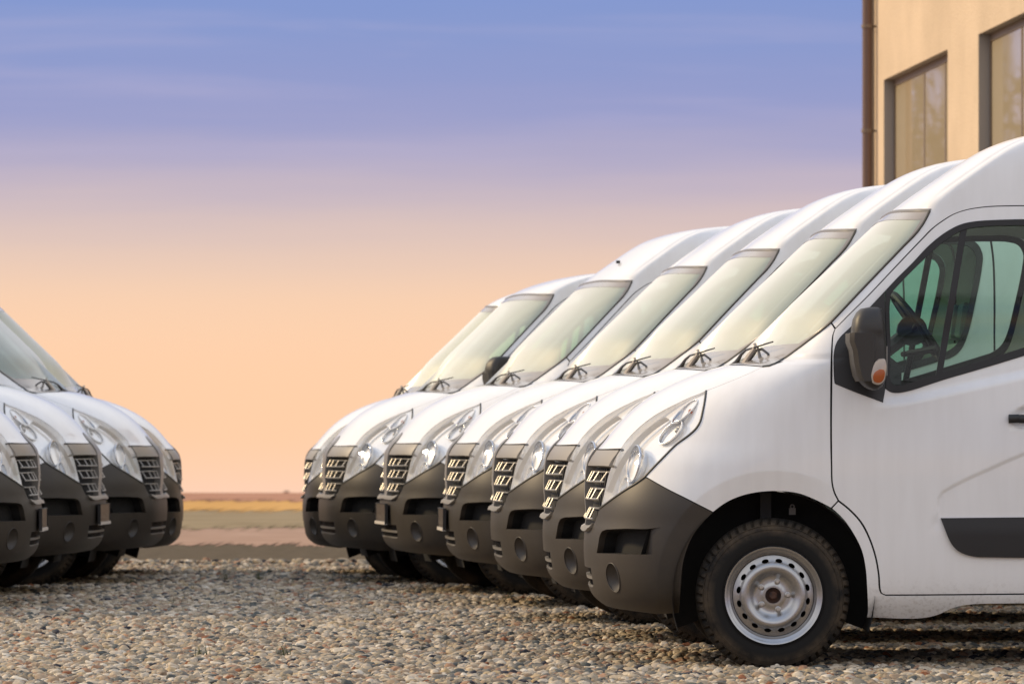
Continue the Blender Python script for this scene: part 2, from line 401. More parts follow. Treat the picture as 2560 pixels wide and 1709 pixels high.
def cdt(outer, holes, pts):
    loops = [outer] + holes; V = []; E = []
    for lp in loops:
        n0 = len(V); V += [Vector(map(float, p)) for p in lp]; E += [(n0+i, n0+(i+1) % len(lp)) for i in range(len(lp))]
    V += [Vector(map(float, p)) for p in pts]
    v, e, f, *_ = delaunay_2d_cdt(V, E, [], 0, 1e-6)
    v = np.array([(p.x, p.y) for p in v]); f = np.array([t for t in f if len(t) == 3])
    c = v[f].mean(1); k = inside(c, outer)
    for h in holes: k &= ~inside(c, h)
    return v, f[k]
def panel_data(outer, holes=(), h=.03, off=0., thick=.014, gap=.003, holegap=0., extra=None, dense=None):
    """triangulates a piece of the body; returns verts, faces, loop normals"""
    O = inset(outer, gap); H = [inset(x, -holegap) for x in holes]
    lo, hi = O.min(0), O.max(0)
    def grid(hh, lo, hi):
        gx = np.arange(lo[0]+hh*.37, hi[0], hh); gy = np.arange(lo[1]+hh*.41, hi[1], hh); g = np.array(np.meshgrid(gx, gy)).reshape(2, -1).T
        g[:, 0] += hh*.5*((np.arange(len(g))//max(1, len(gx))) % 2); return g
    P = grid(h, lo, hi) if not callable(h) else None
    if callable(h):                     # h(s) chooses a coarser grid far back
        P = np.vstack([grid(hh, np.array([a, lo[1]]), np.array([b, hi[1]])) for a, b, hh in h(lo, hi)])
    if extra is not None: 
        P = P[near_mask(P, extra, .012)] if len(extra) else P
        P = np.vstack([P, extra])
    k = inside(P, O)
    for x in H: k &= ~inside(P, x)
    P = P[k]; P = P[near_mask(P, O, .007)]
    for x in H: P = P[near_mask(P, x, .007)]
    v, f = cdt(O, H, P)
    p, n = surf(v[:, 0], v[:, 1], off)
    a = np.cross(p[f[:, 1]]-p[f[:, 0]], p[f[:, 2]]-p[f[:, 0]]); fl = np.sum(a*n[f[:, 0]], 1) < 0
    f[fl] = f[fl][:, ::-1]
    verts = list(p); faces = [tuple(t) for t in f]; ln = [n[i] for t in f for i in t]
    if thick:
        from collections import Counter
        cnt = Counter((min(a, b), max(a, b)) for t in faces for a, b in ((t[0], t[1]), (t[1], t[2]), (t[2], t[0])))
        idx = {}
        def low(i):
            if i not in idx: idx[i] = len(verts); verts.append(p[i] - n[i]*thick)
            return idx[i]
        for t in list(faces):
            for a, b in ((t[0], t[1]), (t[1], t[2]), (t[2], t[0])):
                if cnt[(min(a, b), max(a, b))] == 1 and not (v[a, 0] < 1e-3 and v[b, 0] < 1e-3):
                    q = (b, a, low(a), low(b)); faces.append(q)
                    w = np.cross(verts[q[1]]-verts[q[0]], verts[q[3]]-verts[q[0]]); w = w/max(1e-12, np.linalg.norm(w))
                    ln += [w]*4
    return [np.array(verts), faces, ln]
def mirror_data(d):
    v = d[0].copy(); v[:, 1] *= -1; F = []; LN = []; k = 0
    for t in d[1]:
        m = len(t); nn = d[2][k:k+m]; k += m
        F.append(tuple(t[::-1])); LN += [np.array((x[0], -x[1], x[2])) for x in nn[::-1]]
    return [v, F, LN]
def join_data(*ds):
    V = []; F = []; LN = []
    for v, f, l in ds:
        n = len(V); V += list(v); F += [tuple(i+n for i in t) for t in f]; LN += list(l)
    return [np.array(V), F, LN]
def data_mesh(name, d):
    me = bpy.data.meshes.new(name); me.from_pydata([tuple(map(float, p)) for p in d[0]], [], [tuple(map(int, t)) for t in d[1]])
    me.shade_smooth(); me.normals_split_custom_set([tuple(map(float, x)) for x in d[2]]); return me
def panel(name, m, parent, outer, both=False, side=1, data=None, **kw):
    d = data or panel_data(outer, **kw)
    if both: d = join_data(d, mirror_data(d))
    elif side < 0: d = mirror_data(d)
    return link(name, data_mesh(name, d), m, parent)
def seam(name_mb, sq, r=.006, off=-.009, side=1):
    p, _ = surf(sq[:, 0], sq[:, 1], off)
    if side < 0: p = p*np.array([1, -1, 1])
    name_mb.tube([tuple(x) for x in p], r, 6)

# ---- outlines in metres: u forward of the front axle, z up (y = half width where given) ----
HL_REAR = [(.295,1.246),(.303,1.200),(.315,1.146),(.325,1.108),(.343,1.077),(.373,1.048),(.435,1.001),(.489,.947),(.534,.901),(.573,.858)]
HL_LOW = [(.573,.858),(.610,.830),(.660,.798),(.710,.762),(.771,.713)]
HL_IN = [(.771,.713),(.764,.740),(.751,.795),(.735,.862),(.719,.908),(.701,.946),(.677,.984)]
HL_TOP = [(.677,.984),(.647,1.026),(.610,1.066),(.568,1.103),(.527,1.133),(.483,1.159),(.430,1.186),(.369,1.215),(.328,1.231),(.295,1.246)]
HOODSHUT = [(.295,1.246),(.234,1.270),(.162,1.299),(.100,1.326),(.040,1.354)]
FENDBOT = [(.573,.858),(.478,.804),(.377,.753),(.273,.699)]
ARCH_F = [(.421,.228),(.420,.362),(.412,.455),(.393,.529),(.362,.598),(.320,.652),(.273,.699)]
ARCH_T = [(.273,.699),(.231,.731),(.184,.757),(.105,.782),(0,.793),(-.105,.784),(-.158,.766),(-.211,.742),(-.257,.718)]
ARCH_R = [(-.257,.718),(-.308,.669),(-.354,.604),(-.391,.530),(-.408,.456),(-.415,.381),(-.422,.226)]
GAPV = [(-.279,1.524),(-.269,1.497),(-.265,1.466),(-.261,1.404),(-.258,1.274),(-.256,1.058),(-.258,.915),(-.261,.830),(-.271,.789),(-.289,.752)]
GAPL = [(-.289,.752),(-.336,.715),(-.391,.655),(-.428,.585),(-.456,.502),(-.471,.419),(-.476,.358),(-.484,.337),(-.503,.328)]
GAPB = [(-.503,.328),(-.70,.329),(-1.33,.335)]
GAPREAR = [(-1.33,.335),(-1.385,.36),(-1.40,.42),(-1.40,.9),(-1.40,1.5),(-1.395,1.95),(-1.37,2.05),(-1.31,2.078)]
DOORTOP = [(-.280,1.524),(-.347,1.592),(-.428,1.672),(-.509,1.757),(-.591,1.843),(-.673,1.928),(-.722,1.977),(-.771,2.013),(-.818,2.041),(-.874,2.060),(-.929,2.070),(-.992,2.076),(-1.135,2.079),(-1.31,2.078)]
WS_EDGE = [(.040,1.354),(.011,1.357),(-.013,1.366),(-.055,1.390),(-.104,1.425),(-.149,1.460),(-.195,1.496),(-.237,1.530),(-.262,1.552)]
WS_EDGE2 = [(-.262,1.552),(-.350,1.645),(-.431,1.730),(-.514,1.816),(-.596,1.901),(-.645,1.951),(-.684,2.004),(-.711,2.056)]
WS_TOP_Y = [(float(Wuz(-.711,2.056)),2.056),(.72,2.061),(.55,2.067),(.30,2.073),(0,2.075)]
SILL = [(-.422,.226),(-.667,.221),(-.749,.238),(-.803,.264),(-.867,.281),(-1.125,.289),(-2.70,.29)]
MB_F = [(-.507,1.697),(-.433,1.619),(-.357,1.541),(-.280,1.452),(-.271,1.30),(-.274,1.276)]
MB_B = [(-.274,1.276),(-.363,1.239),(-.491,1.192)]
MB_R = [(-.491,1.192),(-.502,1.255),(-.503,1.30),(-.509,1.448),(-.504,1.60),(-.507,1.697)]
SEAL_T = [(-.507,1.697),(-.555,1.748),(-.629,1.821),(-.694,1.890),(-.751,1.939),(-.799,1.971),(-.850,1.995),(-.910,2.008),(-.990,2.014),(-1.134,2.018),(-1.25,2.016),(-1.315,1.995),(-1.345,1.94),(-1.34,1.86),(-1.305,1.69),(-1.265,1.53),(-1.235,1.465),(-1.19,1.425),(-1.125,1.404)]
SEAL_B = [(-1.125,1.404),(-1.005,1.367),(-.867,1.326),(-.775,1.299),(-.684,1.269),(-.615,1.247),(-.560,1.237),(-.525,1.241),(-.502,1.255)]
GL = [(-.522,1.300),(-.527,1.45),(-.524,1.63),(-.532,1.68),(-.574,1.731),(-.640,1.798),(-.706,1.861),(-.760,1.908),(-.808,1.943),(-.862,1.970),(-.950,1.985),(-1.133,1.990),(-1.23,1.988),(-1.285,1.972),(-1.312,1.93),(-1.308,1.86),(-1.275,1.69),(-1.238,1.545),(-1.21,1.49),(-1.165,1.455),(-1.125,1.441),(-1.006,1.404),(-.868,1.361),(-.730,1.319),(-.638,1.289),(-.568,1.270),(-.535,1.276)]

BODY = []
def low_roof(d):
    '''the same shell with the lower roof some of the vans have'''
    v = d[0].copy(); z = v[:, 2]; k = z > 2.085; e = np.maximum(z-2.085, 0); zn = np.where(k, 2.085 + .20*(1-np.exp(-3.9*e)), z)
    g = np.where(k, .78*np.exp(-3.9*e), 1.); v[:, 2] = zn; LN = []; i = 0
    for t in d[1]:
        for j in t:
            n = np.array(d[2][i], float); n[2] /= max(g[j], .05); LN.append(n/np.linalg.norm(n)); i += 1
    return [v, d[1], LN]
def build_van():
    van = empty('delivery_van')
    # -------- outlines shared by neighbours
    hl = loop([('u', HL_REAR), ('u', HL_LOW), ('u', HL_IN), ('u', HL_TOP)])
    # -------- bonnet
    hood = loop([('y', [(0,1.052),(.04,1.050),(.075,1.034),(.098,1.0),(.104,.981)]), ('y', [(.104,.981),(.35,.981),(float(Wuz(.677,.984)),.984)]), ('u', HL_TOP), ('u', HOODSHUT),
                 ('y', [(float(Wuz(.040,1.354)),1.354),(.72,1.361),(.45,1.368),(.2,1.373),(0,1.375)]), ('y', [(0,1.375),(0,1.2),(0,1.052)])])
    panel('hood', M['paint'], van, hood, both=True, h=.03)
    # -------- front fenders
    fend = loop([('u', HL_REAR), ('u', FENDBOT), ('u', ARCH_T), ('u', [(-.257,.718),(-.289,.752)]), ('u', GAPV[::-1]),
                 ('u', [(-.279,1.524),(-.262,1.552)]), ('u', WS_EDGE[::-1]), ('u', HOODSHUT[::-1])], .015)
    th = np.linspace(.1, 2.6, 110); ex = []
    for dr in (-.012, -.005, 0, .006, .016):
        uu = np.cos(th)*(.518+.044*np.sin(th)+dr); zz = .324+np.sin(th)*(.518+.044*np.sin(th)+dr); ex.append(np.stack([s_of(uu, zz), q_of_z(zz)], 1))
    ex = np.vstack(ex); ex = ex[q_of_z(.25) < ex[:, 1]]
    d = panel_data(fend, h=.028, extra=ex)
    for sd in (1, -1): panel('front_fender', M['paint'], van, None, side=sd, data=d)
    # -------- body shell: pillars, roof, sides behind the doors
    RE = -4.20
    rarch = [(-2.70,.29)] + [(-3.182+.45*math.cos(t), .324+.46*math.sin(t)) for t in np.linspace(.0, math.pi, 15)] + [(-3.64,.29)]
    zc = np.array([.29,.5,.9,1.4,1.9,2.05,2.15,2.25,2.33,2.39,2.42,2.438,2.448,2.453])
    zr = 2.4605
    body = loop([('y', WS_TOP_Y[::-1]), ('u', WS_EDGE2[::-1]), ('u', [(-.262,1.552),(-.280,1.524)]), ('u', DOORTOP), ('u', GAPREAR[::-1]), ('u', GAPB[::-1]), ('u', GAPL[::-1]),
                 ('u', [(-.289,.752),(-.257,.718)]), ('u', ARCH_R), ('u', SILL), ('u', rarch), ('u', [(-3.64,.29),(RE,.32)])] +
                [('u', [(RE,.32),(RE,1.2)]), ('u', [(RE,1.2),(RE,2.25)]), ('u', [(RE,2.25),(RE,2.42)])], .02)
    # over the rear edge of the roof to the middle
    zz = np.linspace(2.42, 2.46, 30); w = Wz(zz); tail = np.stack([s_of(np.full(30, RE), zz), q_of_z(zz)], 1)
    zt = float(np.interp(-RE, -Fz(_zt[-3000:]), _zt[-3000:]))
    zz = np.linspace(2.42, zt, 40); tail = np.stack([s_of(np.full(40, RE), zz), q_of_z(zz)], 1)[1:]; tail[-1, 0] = 0
    body = np.vstack([body, tail])
    mid = np.linspace(zt, 2.075, 3)
    qq = np.arange(q_of_z(zt)-.05, q_of_z(2.075)+.02, -.05); body = np.vstack([body, np.stack([np.zeros(len(qq)), qq], 1)])
    zz = np.linspace(2.06, 2.452, 160); yc = .955*Wz(zz)
    ex = np.vstack([np.stack([s_of_y(np.minimum(yc+dy, Wz(zz)*.999), zz), q_of_z(zz)], 1) for dy in (-.014,-.006,.002,.010,.018,.028,.040)])
    def hb(lo, hi): return [(0, 2.9, .035), (2.9, hi[0], .09)]
    dbody = panel_data(body, h=hb, extra=ex, gap=.004)
    BODY.append(dbody); panel('body_shell', M['paint'], van, None, both=True, data=dbody)
    # -------- windscreen, its dark border and rubber
    ws = loop([('y', WS_TOP_Y[::-1]), ('u', WS_EDGE2[::-1]), ('u', WS_EDGE[::-1]), ('y', [(float(Wuz(.040,1.354)),1.354),(.72,1.361),(.45,1.368),(.2,1.373),(0,1.375)])])
    ww = panel('windshield', M['wglass'], van, ws, both=True, h=.05, thick=0, gap=.006)
    inner = loop([('y', [(0,2.034),(.3,2.031),(.55,2.026),(.72,2.020),(float(Wuz(-.668,2.012)),2.012)]), ('u', [(-.668,2.012),(-.60,1.93)][:1]+[(-.608,1.925),(-.535,1.847),(-.455,1.763),(-.372,1.676),(-.280,1.582),(-.195,1.508),(-.125,1.462)]),
                  ('y', [(float(Wuz(-.125,1.462)),1.462),(.5,1.458),(.25,1.457),(0,1.457)])])
    ring_o = inset(ws, .006)
    # border: everything between the glass edge and the clear field (drawn as a C, closed on the centre line)
    o2 = ws[np.argsort(np.zeros(len(ws)), kind='stable')]
    ci = inner
    ringpoly = np.vstack([ws, ci[::-1]])
    panel('windshield_border', M['frit'], ww, ringpoly, both=True, h=.05, thick=0, gap=.004, off=.0015)
    mb = MB(); p = path([('y', WS_TOP_Y[::-1]), ('u', WS_EDGE2[::-1]), ('u', WS_EDGE[::-1])], .03)
    q, _ = surf(p[:, 0], p[:, 1], .001)
    k = len(path([('y', WS_TOP_Y[::-1])], .03))
    for sd in (1, -1): mb = MB(); mb.tube([(x[0], sd*x[1], x[2]) for x in q[k-1:]], .006, 6); mb.build('windshield_seal', M['trimrubber'], ww)
    mb = MB(); lip = [tuple(x) for x in q[:k]]; lip = [(x[0], -x[1], x[2]) for x in lip[::-1]][:-1] + lip
    mb.loft([[(x+.001, y, z-.006), (x+.006, y, z-.003), (x+.004, y, z+.005), (x-.006, y, z+.010), (x-.010, y, z+.004)] for x, y, z in lip], True, True, True)
    mb.build('windshield_top_trim', M['greytrim'], ww)
    # -------- doors
    door = loop([('u', GAPV), ('u', GAPL), ('u', GAPB), ('u', GAPREAR), ('u', DOORTOP[::-1])], .015)
    hole = loop([('u', SEAL_T), ('u', SEAL_B), ('u', [(-.502,1.255),(-.491,1.192)]), ('u', MB_B[::-1]), ('u', MB_F[::-1])], .015)
    ex = []
    uu = np.linspace(-1.38, -.50, 70)
    for dz in (-.004, .004, .014, .027, .040, .052, .062): ex.append((uu, 1.178+.22*(-.60-uu)+dz))
    t = np.linspace(0, 1, 130); cp = crom(PRESS[2:], .012); nrm = np.gradient(cp, axis=0); nrm = np.stack([-nrm[:, 1], nrm[:, 0]], 1); nrm /= np.linalg.norm(nrm, axis=1, keepdims=True)
    for dd in (-.008, -.001, .005, .011, .018): c2 = cp + nrm*dd; ex.append((c2[:, 0], c2[:, 1]))
    ex = np.vstack([np.stack([s_of(a, b), q_of_z(b)], 1) for a, b in ex])
    dd = panel_data(door, [hole], h=.03, extra=ex, gap=.0042)
    sealo = loop([('u', SEAL_T), ('u', SEAL_B), ('u', MB_R[1:])], .015)
    gl = loop([('u', GL + GL[:1])], .015)
    dseal = panel_data(sealo, [gl], h=.04, off=.004, thick=.02, gap=.001)
    dglass = panel_data(gl, h=.06, off=-.010, thick=0, gap=-.004)
    mbase = loop([('u', MB_F), ('u', MB_B), ('u', MB_R)], .015)
    dmb = panel_data(mbase, h=.04, off=.006, thick=.02, gap=.002)
    bar = loop([('u', [(-.850,1.988),(-.731,1.318)]), ('u', [(-.731,1.318),(-.761,1.328)]), ('u', [(-.761,1.328),(-.880,1.989)]), ('u', [(-.880,1.989),(-.850,1.988)])])
    dbar = panel_data(bar, h=.05, off=-.001, thick=.03, gap=0)
    mold = loop([('u', [(-.748,.674),(-1.36,.680)]), ('u', [(-1.36,.680),(-1.36,.498)]), ('u', [(-1.36,.498),(-1.12,.497),(-.919,.500)]), ('u', [(-.919,.500),(-.873,.507),(-.826,.527),(-.794,.562),(-.771,.613),(-.748,.674)])])
    def moff(u, y, z): return .004 + .014*sstep(z, .676, .655) - .004*sstep(z, .53, .50)
    dmold = panel_data(mold, h=.022, off=moff, thick=.02, gap=0)
    for sd in (1, -1):
        do = panel('front_door', M['paint'], van, None, side=sd, data=dd)
        panel('window_seal', M['rubber'], do, None, side=sd, data=dseal)
        panel('window_pane', M['glass'], do, None, side=sd, data=dglass)
        panel('mirror_base', M['black'], do, None, side=sd, data=dmb)
        panel('window_divider', M['rubber'], do, None, side=sd, data=dbar)
        panel('side_molding', M['black'], do, None, side=sd, data=dmold)
        mb = MB(); pts = []
        for k in range(9):
            t = k/8; u = -1.052-.185*t; o = .034 if .08 < t < .92 else .012
            pts.append((u, o))
        rings = []
        for u, o in pts:
            p, _ = at([u], [1.118 + .01*(u+1.05)], o); x, y, z = p[0]
            rings.append([(x, sd*(y+.012*math.cos(a)), z+.0195*math.sin(a)) for a in np.linspace(0, 2*math.pi, 12, endpoint=False)])
        mb.loft(rings, True, True, True); mb.build('door_handle', M['black'], do, 60)
    # -------- shut lines: black seals at the bottom of the joints
    for sd in (1, -1):
        for sg in ([('u', GAPV), ('u', GAPL), ('u', GAPB), ('u', GAPREAR), ('u', DOORTOP[::-1])], [('u', HOODSHUT)], [('u', FENDBOT)], [('u', [(-.257,.718),(-.289,.752)])], [('u', [(-.279,1.524),(-.262,1.552)])]):
            mb = MB(); seam(mb, path(sg, .03), side=sd); mb.build('joint_seal', M['void'], van, None)
        mb = MB(); seam(mb, path([('y', [(.13,.981),(.35,.981),(.60,.982)])], .03), .006, -.006, sd); mb.build('joint_seal', M['void'], van, None)
    # -------- bumper
    yb = float(Wuz(.771,.713))
    bump_o = loop([('y', [(0,.607),(.40,.607)]), ('y', [(.40,.607),(.455,.622),(.505,.655),(yb,.713)]), ('u', HL_LOW[::-1]), ('u', FENDBOT), ('u', ARCH_F[::-1]),
                   ('u', [(.421,.228),(.563,.240),(.645,.248)]), ('y', [(float(Wuz(.645,.248)),.248),(.45,.252),(.25,.256),(0,.256)])], .015)
    slot = loop([('u', [(.787,.508),(.782,.539),(.774,.586),(.763,.609),(.743,.618)]), ('u', [(.743,.618),(.658,.624),(.569,.624),(.506,.632)]), ('u', [(.506,.632),(.524,.575),(.547,.508)]), ('u', [(.547,.508),(.787,.508)])], .012)
    fz0, fy0 = .400, float(Wuz(.717,.400))
    def ell(cu, cz, ru, rz, n=28):
        # ellipse laid on the surface in (s, z)
        s0 = float(s_of(np.array(cu), np.array(cz))); t = np.linspace(0, 2*math.pi, n, endpoint=False)
        return np.stack([s0+ru*np.cos(t), q_of_z(cz+rz*np.sin(t))], 1)
    fog = ell(.717, .400, .078, .066, 32)
    intake = loop([('y', [(0,.352),(.40,.352),(.425,.362),(.43,.38)]), ('y', [(.43,.38),(.43,.435)]), ('y', [(.43,.435),(0,.435)])])
    # the centre intake touches the middle: cut the outline instead of a hole
    lo = [p for p in bump_o]
    i0 = [('y', [(0,.256),(0,.352)]), ('y', [(0,.352),(.40,.352),(.425,.362),(.43,.38)]), ('y', [(.43,.38),(.43,.435)]), ('y', [(.43,.435),(0,.435)]), ('y', [(0,.435),(0,.607)])]
    bo2 = np.vstack([bump_o, path(i0, .015)[1:-1]])
    th = np.linspace(-.25, .85, 60); ex = []
    for dr in (-.012, -.005, 0, .006, .016):
        ro = .518+.044*np.clip(np.sin(th), 0, 1)+dr; uu = np.cos(th)*ro; zz = .324+np.sin(th)*ro; k = zz > .24; ex.append(np.stack([s_of(uu[k], zz[k]), q_of_z(zz[k])], 1))
    ex = np.vstack(ex)
    d1 = panel_data(bo2, [slot, fog], h=.024, thick=.03, gap=.002, extra=ex)
    bp = panel('bumper', M['plastic'], van, None, both=True, data=d1)
    ramp_o = loop([('u', [(.506,.632),(.524,.575),(.547,.508)]), ('u', [(.547,.508),(.601,.508)]), ('u', [(.601,.508),(.584,.576),(.569,.624)]), ('u', [(.569,.624),(.506,.632)])], .012)
    def roff(u, y, z): return -.003 - .042*sstep(u, .515, .600)
    d2 = panel_data(ramp_o, h=.02, off=roff, thick=0, gap=-.002)
    d3 = panel_data(loop([('u', [(.790,.500),(.787,.55),(.774,.60),(.745,.632)]), ('u', [(.745,.632),(.56,.632)]), ('u', [(.56,.632),(.59,.500)]), ('u', [(.59,.500),(.790,.500)])], .02), h=.03, off=-.085, thick=0, gap=0)
    for sd in (1, -1):
        panel('slot_ramp', M['plastic'], bp, None, side=sd, data=d2)
        as_ = panel('air_slot', M['void'], bp, None, side=sd, data=d3)
        st = inset(loop([('u', [(.787,.508),(.782,.539),(.774,.586),(.763,.609),(.743,.618)]), ('u', [(.743,.618),(.658,.624),(.566,.624)]), ('u', [(.566,.624),(.601,.508)]), ('u', [(.601,.508),(.787,.508)])], .012), -.001)
        t0, _ = surf(st[:, 0], st[:, 1], -.012); t1, _ = surf(st[:, 0], st[:, 1], -.09); f_ = np.array([1, sd, 1]); mb = MB(); mb.loft([t0*f_, t1*f_]); mb.build('slot_lining', M['void'], bp, 60)
        # fog lamp dish: a cone running back to a small blank cap
        po, no = surf(fog[:, 0], fog[:, 1], -.0)
        s1 = float(s_of(np.array(.694), np.array(.402))); t = np.linspace(0, 2*math.pi, 32, endpoint=False)
        ci = np.stack([s1+.041*np.cos(t), q_of_z(.402+.037*np.sin(t))], 1); pi_, ni = surf(ci[:, 0], ci[:, 1], -.040)
        pi2, _ = surf(ci[:, 0], ci[:, 1], -.024); pc, _ = surf(np.array([s1]), np.array([float(q_of_z(.402))]), -.020)
        f = np.array([1, sd, 1]); mb = MB(); rings = [po*f]
        for k in range(1, 7): tt = k/6; rings.append((po*(1-tt) + pi_*tt - no*.012*math.sin(tt*math.pi))*f)
        mb.loft(rings); mb.build('fog_lamp_dish', M['plastic'], bp, 50)
        mb = MB(); mb.loft([pi_*f, pi2*f, (pi2*.9+pc*.1)*f + 0*f]); n0 = len(mb.v); mb.v.append(tuple(pc[0]*f)); k = 32
        mb.f += [(n0-k+j, n0-k+(j+1) % k, n0) for j in range(k)]; mb.build('fog_lamp_blank', M['plastic'], bp, 30)
        mb = MB(); pr, _ = surf(fog[:, 0], fog[:, 1], .001); pr = pr*f; mb.tube([tuple(x) for x in pr]+[tuple(pr[0])], .0028, 6, False); mb.build('fog_lamp_rim', M['plastic'], bp, None)
    # lower intake: dark back, two pale slats
    d4 = panel_data(loop([('y', [(0,.340),(.445,.340)]), ('y', [(.445,.340),(.445,.45)]), ('y', [(.445,.45),(0,.45)]), ('y', [(0,.45),(0,.34)])]), h=.05, off=-.05, thick=0, gap=0)
    panel('lower_intake', M['void'], bp, None, both=True, data=d4)
    for zz in (.392, .348):
        y = np.linspace(-.43, .43, 41); p, _ = aty(np.abs(y), np.full(41, zz), -.004); p[:, 1] = y
        mb = MB(); mb.loft([[(x-.03, yy, z-.009), (x, yy, z-.008), (x+.002, yy, z+.006), (x-.03, yy, z+.008)] for x, yy, z in p], True, True, True)
        mb.build('intake_slat', M['greytrim'], bp)
    mb = MB()
    for y in np.linspace(-.40, .40, 21):
        p, _ = aty([abs(y)], [.39], -.03); mb.box((p[0][0], y, .39), (.02, .006, .09))
    mb.build('intake_rib', M['black'], bp)['kind'] = 'stuff'
    # -------- grille
    d5 = panel_data(loop([('y', [(0,.60),(.45,.60),(.62,.72),(.63,.93),(0,.93)][:2]), ('y', [(.45,.60),(.60,.71)]), ('y', [(.60,.71),(.62,.80),(.63,.92)]), ('y', [(.63,.92),(0,.92)]), ('y', [(0,.92),(0,.60)])]), h=.05, off=-.075, thick=0, gap=0)
    gr = panel('grille', M['void'], van, None, both=True, data=d5)
    hd = loop([('y', [(0,.902),(.50,.902),(.592,.900)]), ('y', [(.592,.900),(.588,.94),(.58,.977)]), ('y', [(.58,.977),(.10,.977)]), ('y', [(.10,.977),(0,.977)]), ('y', [(0,.977),(0,.902)])])
    def hoff(u, y, z): return .002 + .012*sstep(z, .97, .905)
    panel('grille_header', M['header'], gr, hd, both=True, h=.03, off=hoff, thick=.05, gap=.001)
    pr = loop([('y', [(0,.63),(.085,.63)]), ('y', [(.075,.63),(.092,.86),(.098,.94),(.092,.998),(.071,1.031),(.038,1.046),(0,1.048)]), ('y', [(0,1.048),(0,.9),(0,.63)])])
    def poff(u, y, z): return .003 + .016*sstep(z, 1.04, .90)*sstep(z, .64, .80)
    panel('grille_prow', M['greytrim'], gr, pr, both=True, h=.03, off=poff, thick=.05, gap=0)
    def yedge(z): return np.interp(z, [.62,.69,.78,.86,.905], [.45,.515,.556,.578,.585])
    for z0, z1 in ((.662,.712), (.752,.802), (.832,.880)):
        mb = MB()
        for sd in (1, -1):
            for zz, dx in ((z0, .013), (z1, -.007)):
                y = np.linspace(.10, float(yedge(zz))-.004, 24); p, _ = aty(y, np.full(24, zz), dx-.004)
                mb.tube([(a, sd*b, c) for a, b, c in p], .0048, 6)
            for y in np.arange(.13, float(yedge(z0)), .135):
                ps = [aty([y], [zz], dx-.003)[0][0] for zz, dx in ((z0, .013), ((z0+z1)/2, .003), (z1, -.007))]
                mb.tube([(a, sd*b, c) for a, b, c in ps], .0042, 6)
        mb.build('grille_bar', M['chrome'], gr, 40)
    mb = MB()
    for sd in (1, -1):
        for y in np.arange(.15, .57, .045):
            zt_ = .90; zb_ = .62 if y < .43 else .62+(y-.43)*.75
            p0 = aty([y], [zb_], -.03)[0][0]; p1 = aty([y], [zt_], -.03)[0][0]
            mb.tube([(p0[0], sd*p0[1], p0[2]), (p1[0], sd*p1[1], p1[2])], .007, 6)
    mb.build('grille_rib', M['interior'], gr)['kind'] = 'stuff'
    lip = loop([('y', [(0,.607),(.40,.607),(.455,.622)]), ('y', [(.455,.622),(.462,.640)]), ('y', [(.462,.640),(.40,.632),(0,.632)]), ('y', [(0,.632),(0,.607)])])
    def loff(u, y, z): return .006 + .014*sstep(z, .632, .615)
    panel('grille_lip', M['chrome'], gr, lip, both=True, h=.012, off=loff, thick=.05, gap=0)
    # -------- headlights
    dl = panel_data(hl, h=.035, off=.0, thick=0, gap=.007)
    def hoff2(u, y, z): return -.008 - .030*sstep(z, 1.24, 1.08) - .018*sstep(z, 1.0, .85)
    dh = panel_data(hl, h=.03, off=hoff2, thick=0, gap=.004)
    # edge strip that closes the lamp between lens and housing
    for sd in (1, -1):
        f = np.array([1, sd, 1]); le = panel('headlight', M['lens'], van, None, side=sd, data=dl)
        panel('headlight_housing', M['housing'], le, None, side=sd, data=dh)
        mb = MB(); a = inset(hl, .004); p0, _ = surf(a[:, 0], a[:, 1], -.001); p1, _ = surf(a[:, 0], a[:, 1], hoff2); mb.loft([p0*f, p1*f]); mb.build('headlight_rim', M['housing'], le, 60)
        mb = MB(); a = path([('u', HL_REAR), ('u', HL_LOW)], .02); p, _ = surf(a[:, 0], a[:, 1], -.001); mb.tube([tuple(x*f) for x in p], .0065, 6); mb.build('headlight_gasket', M['trimrubber'], le, None)
        mb = MB(); a = path([('u', [(.752,.790),(.722,.870),(.690,.935),(.652,.990),(.600,1.050),(.545,1.097),(.490,1.132)])], .03)
        mb = MB(); q0, qn = surf(a[:, 0]+.026, a[:, 1], -.004); q1, _ = surf(a[:, 0]+.036, a[:, 1], -.030); q2, _ = surf(a[:, 0]+.022, a[:, 1], -.010); mb.loft([q0*f, q1*f, q2*f], False); mb.build('headlight_blade', M['lampwall'], le, 30)
        # reflector bowls: ellipse on the housing, deep end set back; pale ring round the mouth
        def bowl(name, cu, cz, ru, rz, tilt, depth, front, m, ringm=None, ring=.006, fw=.3):
            c, n = at([cu], [cz], front); c = c[0]; n = n[0]; n = n*(1-fw) + np.array([fw, .05, .03]); n /= np.linalg.norm(n)
            ax = np.array([-math.cos(tilt), 0, math.sin(tilt)]); ax = ax - n*ax.dot(n); ax /= np.linalg.norm(ax); ay = np.cross(n, ax)
            e1, e2 = ax, ay
            t = np.linspace(0, 2*math.pi, 28, endpoint=False); rings = []
            for k in range(7):
                q = k/6; rr = math.cos(q*1.35); dz = depth*math.sin(q*1.35)
                rings.append((c - n*dz + (e1*ru*rr)*np.cos(t)[:, None] + (e2*rz*rr)*np.sin(t)[:, None])*f)
            mb = MB(); mb.loft(rings, True, False, True); o = mb.build(name, m, le, 60, False)
            if ringm:
                mb = MB(); rg = rings[0]; mb.tube([tuple(x) for x in rg]+[tuple(rg[0])], ring, 8, False); mb.build('lamp_ring', ringm, le, None)
            return c, n
        bowl('low_beam_bowl', .640, .925, .082, .088, 0, .06, -.028, M['reflector'], M['mirrorsilver'], .006, .62)
        bowl('park_lamp_bowl', .690, .795, .075, .060, .3, .05, -.026, M['mirrorsilver'], M['housing'], .004, .55)
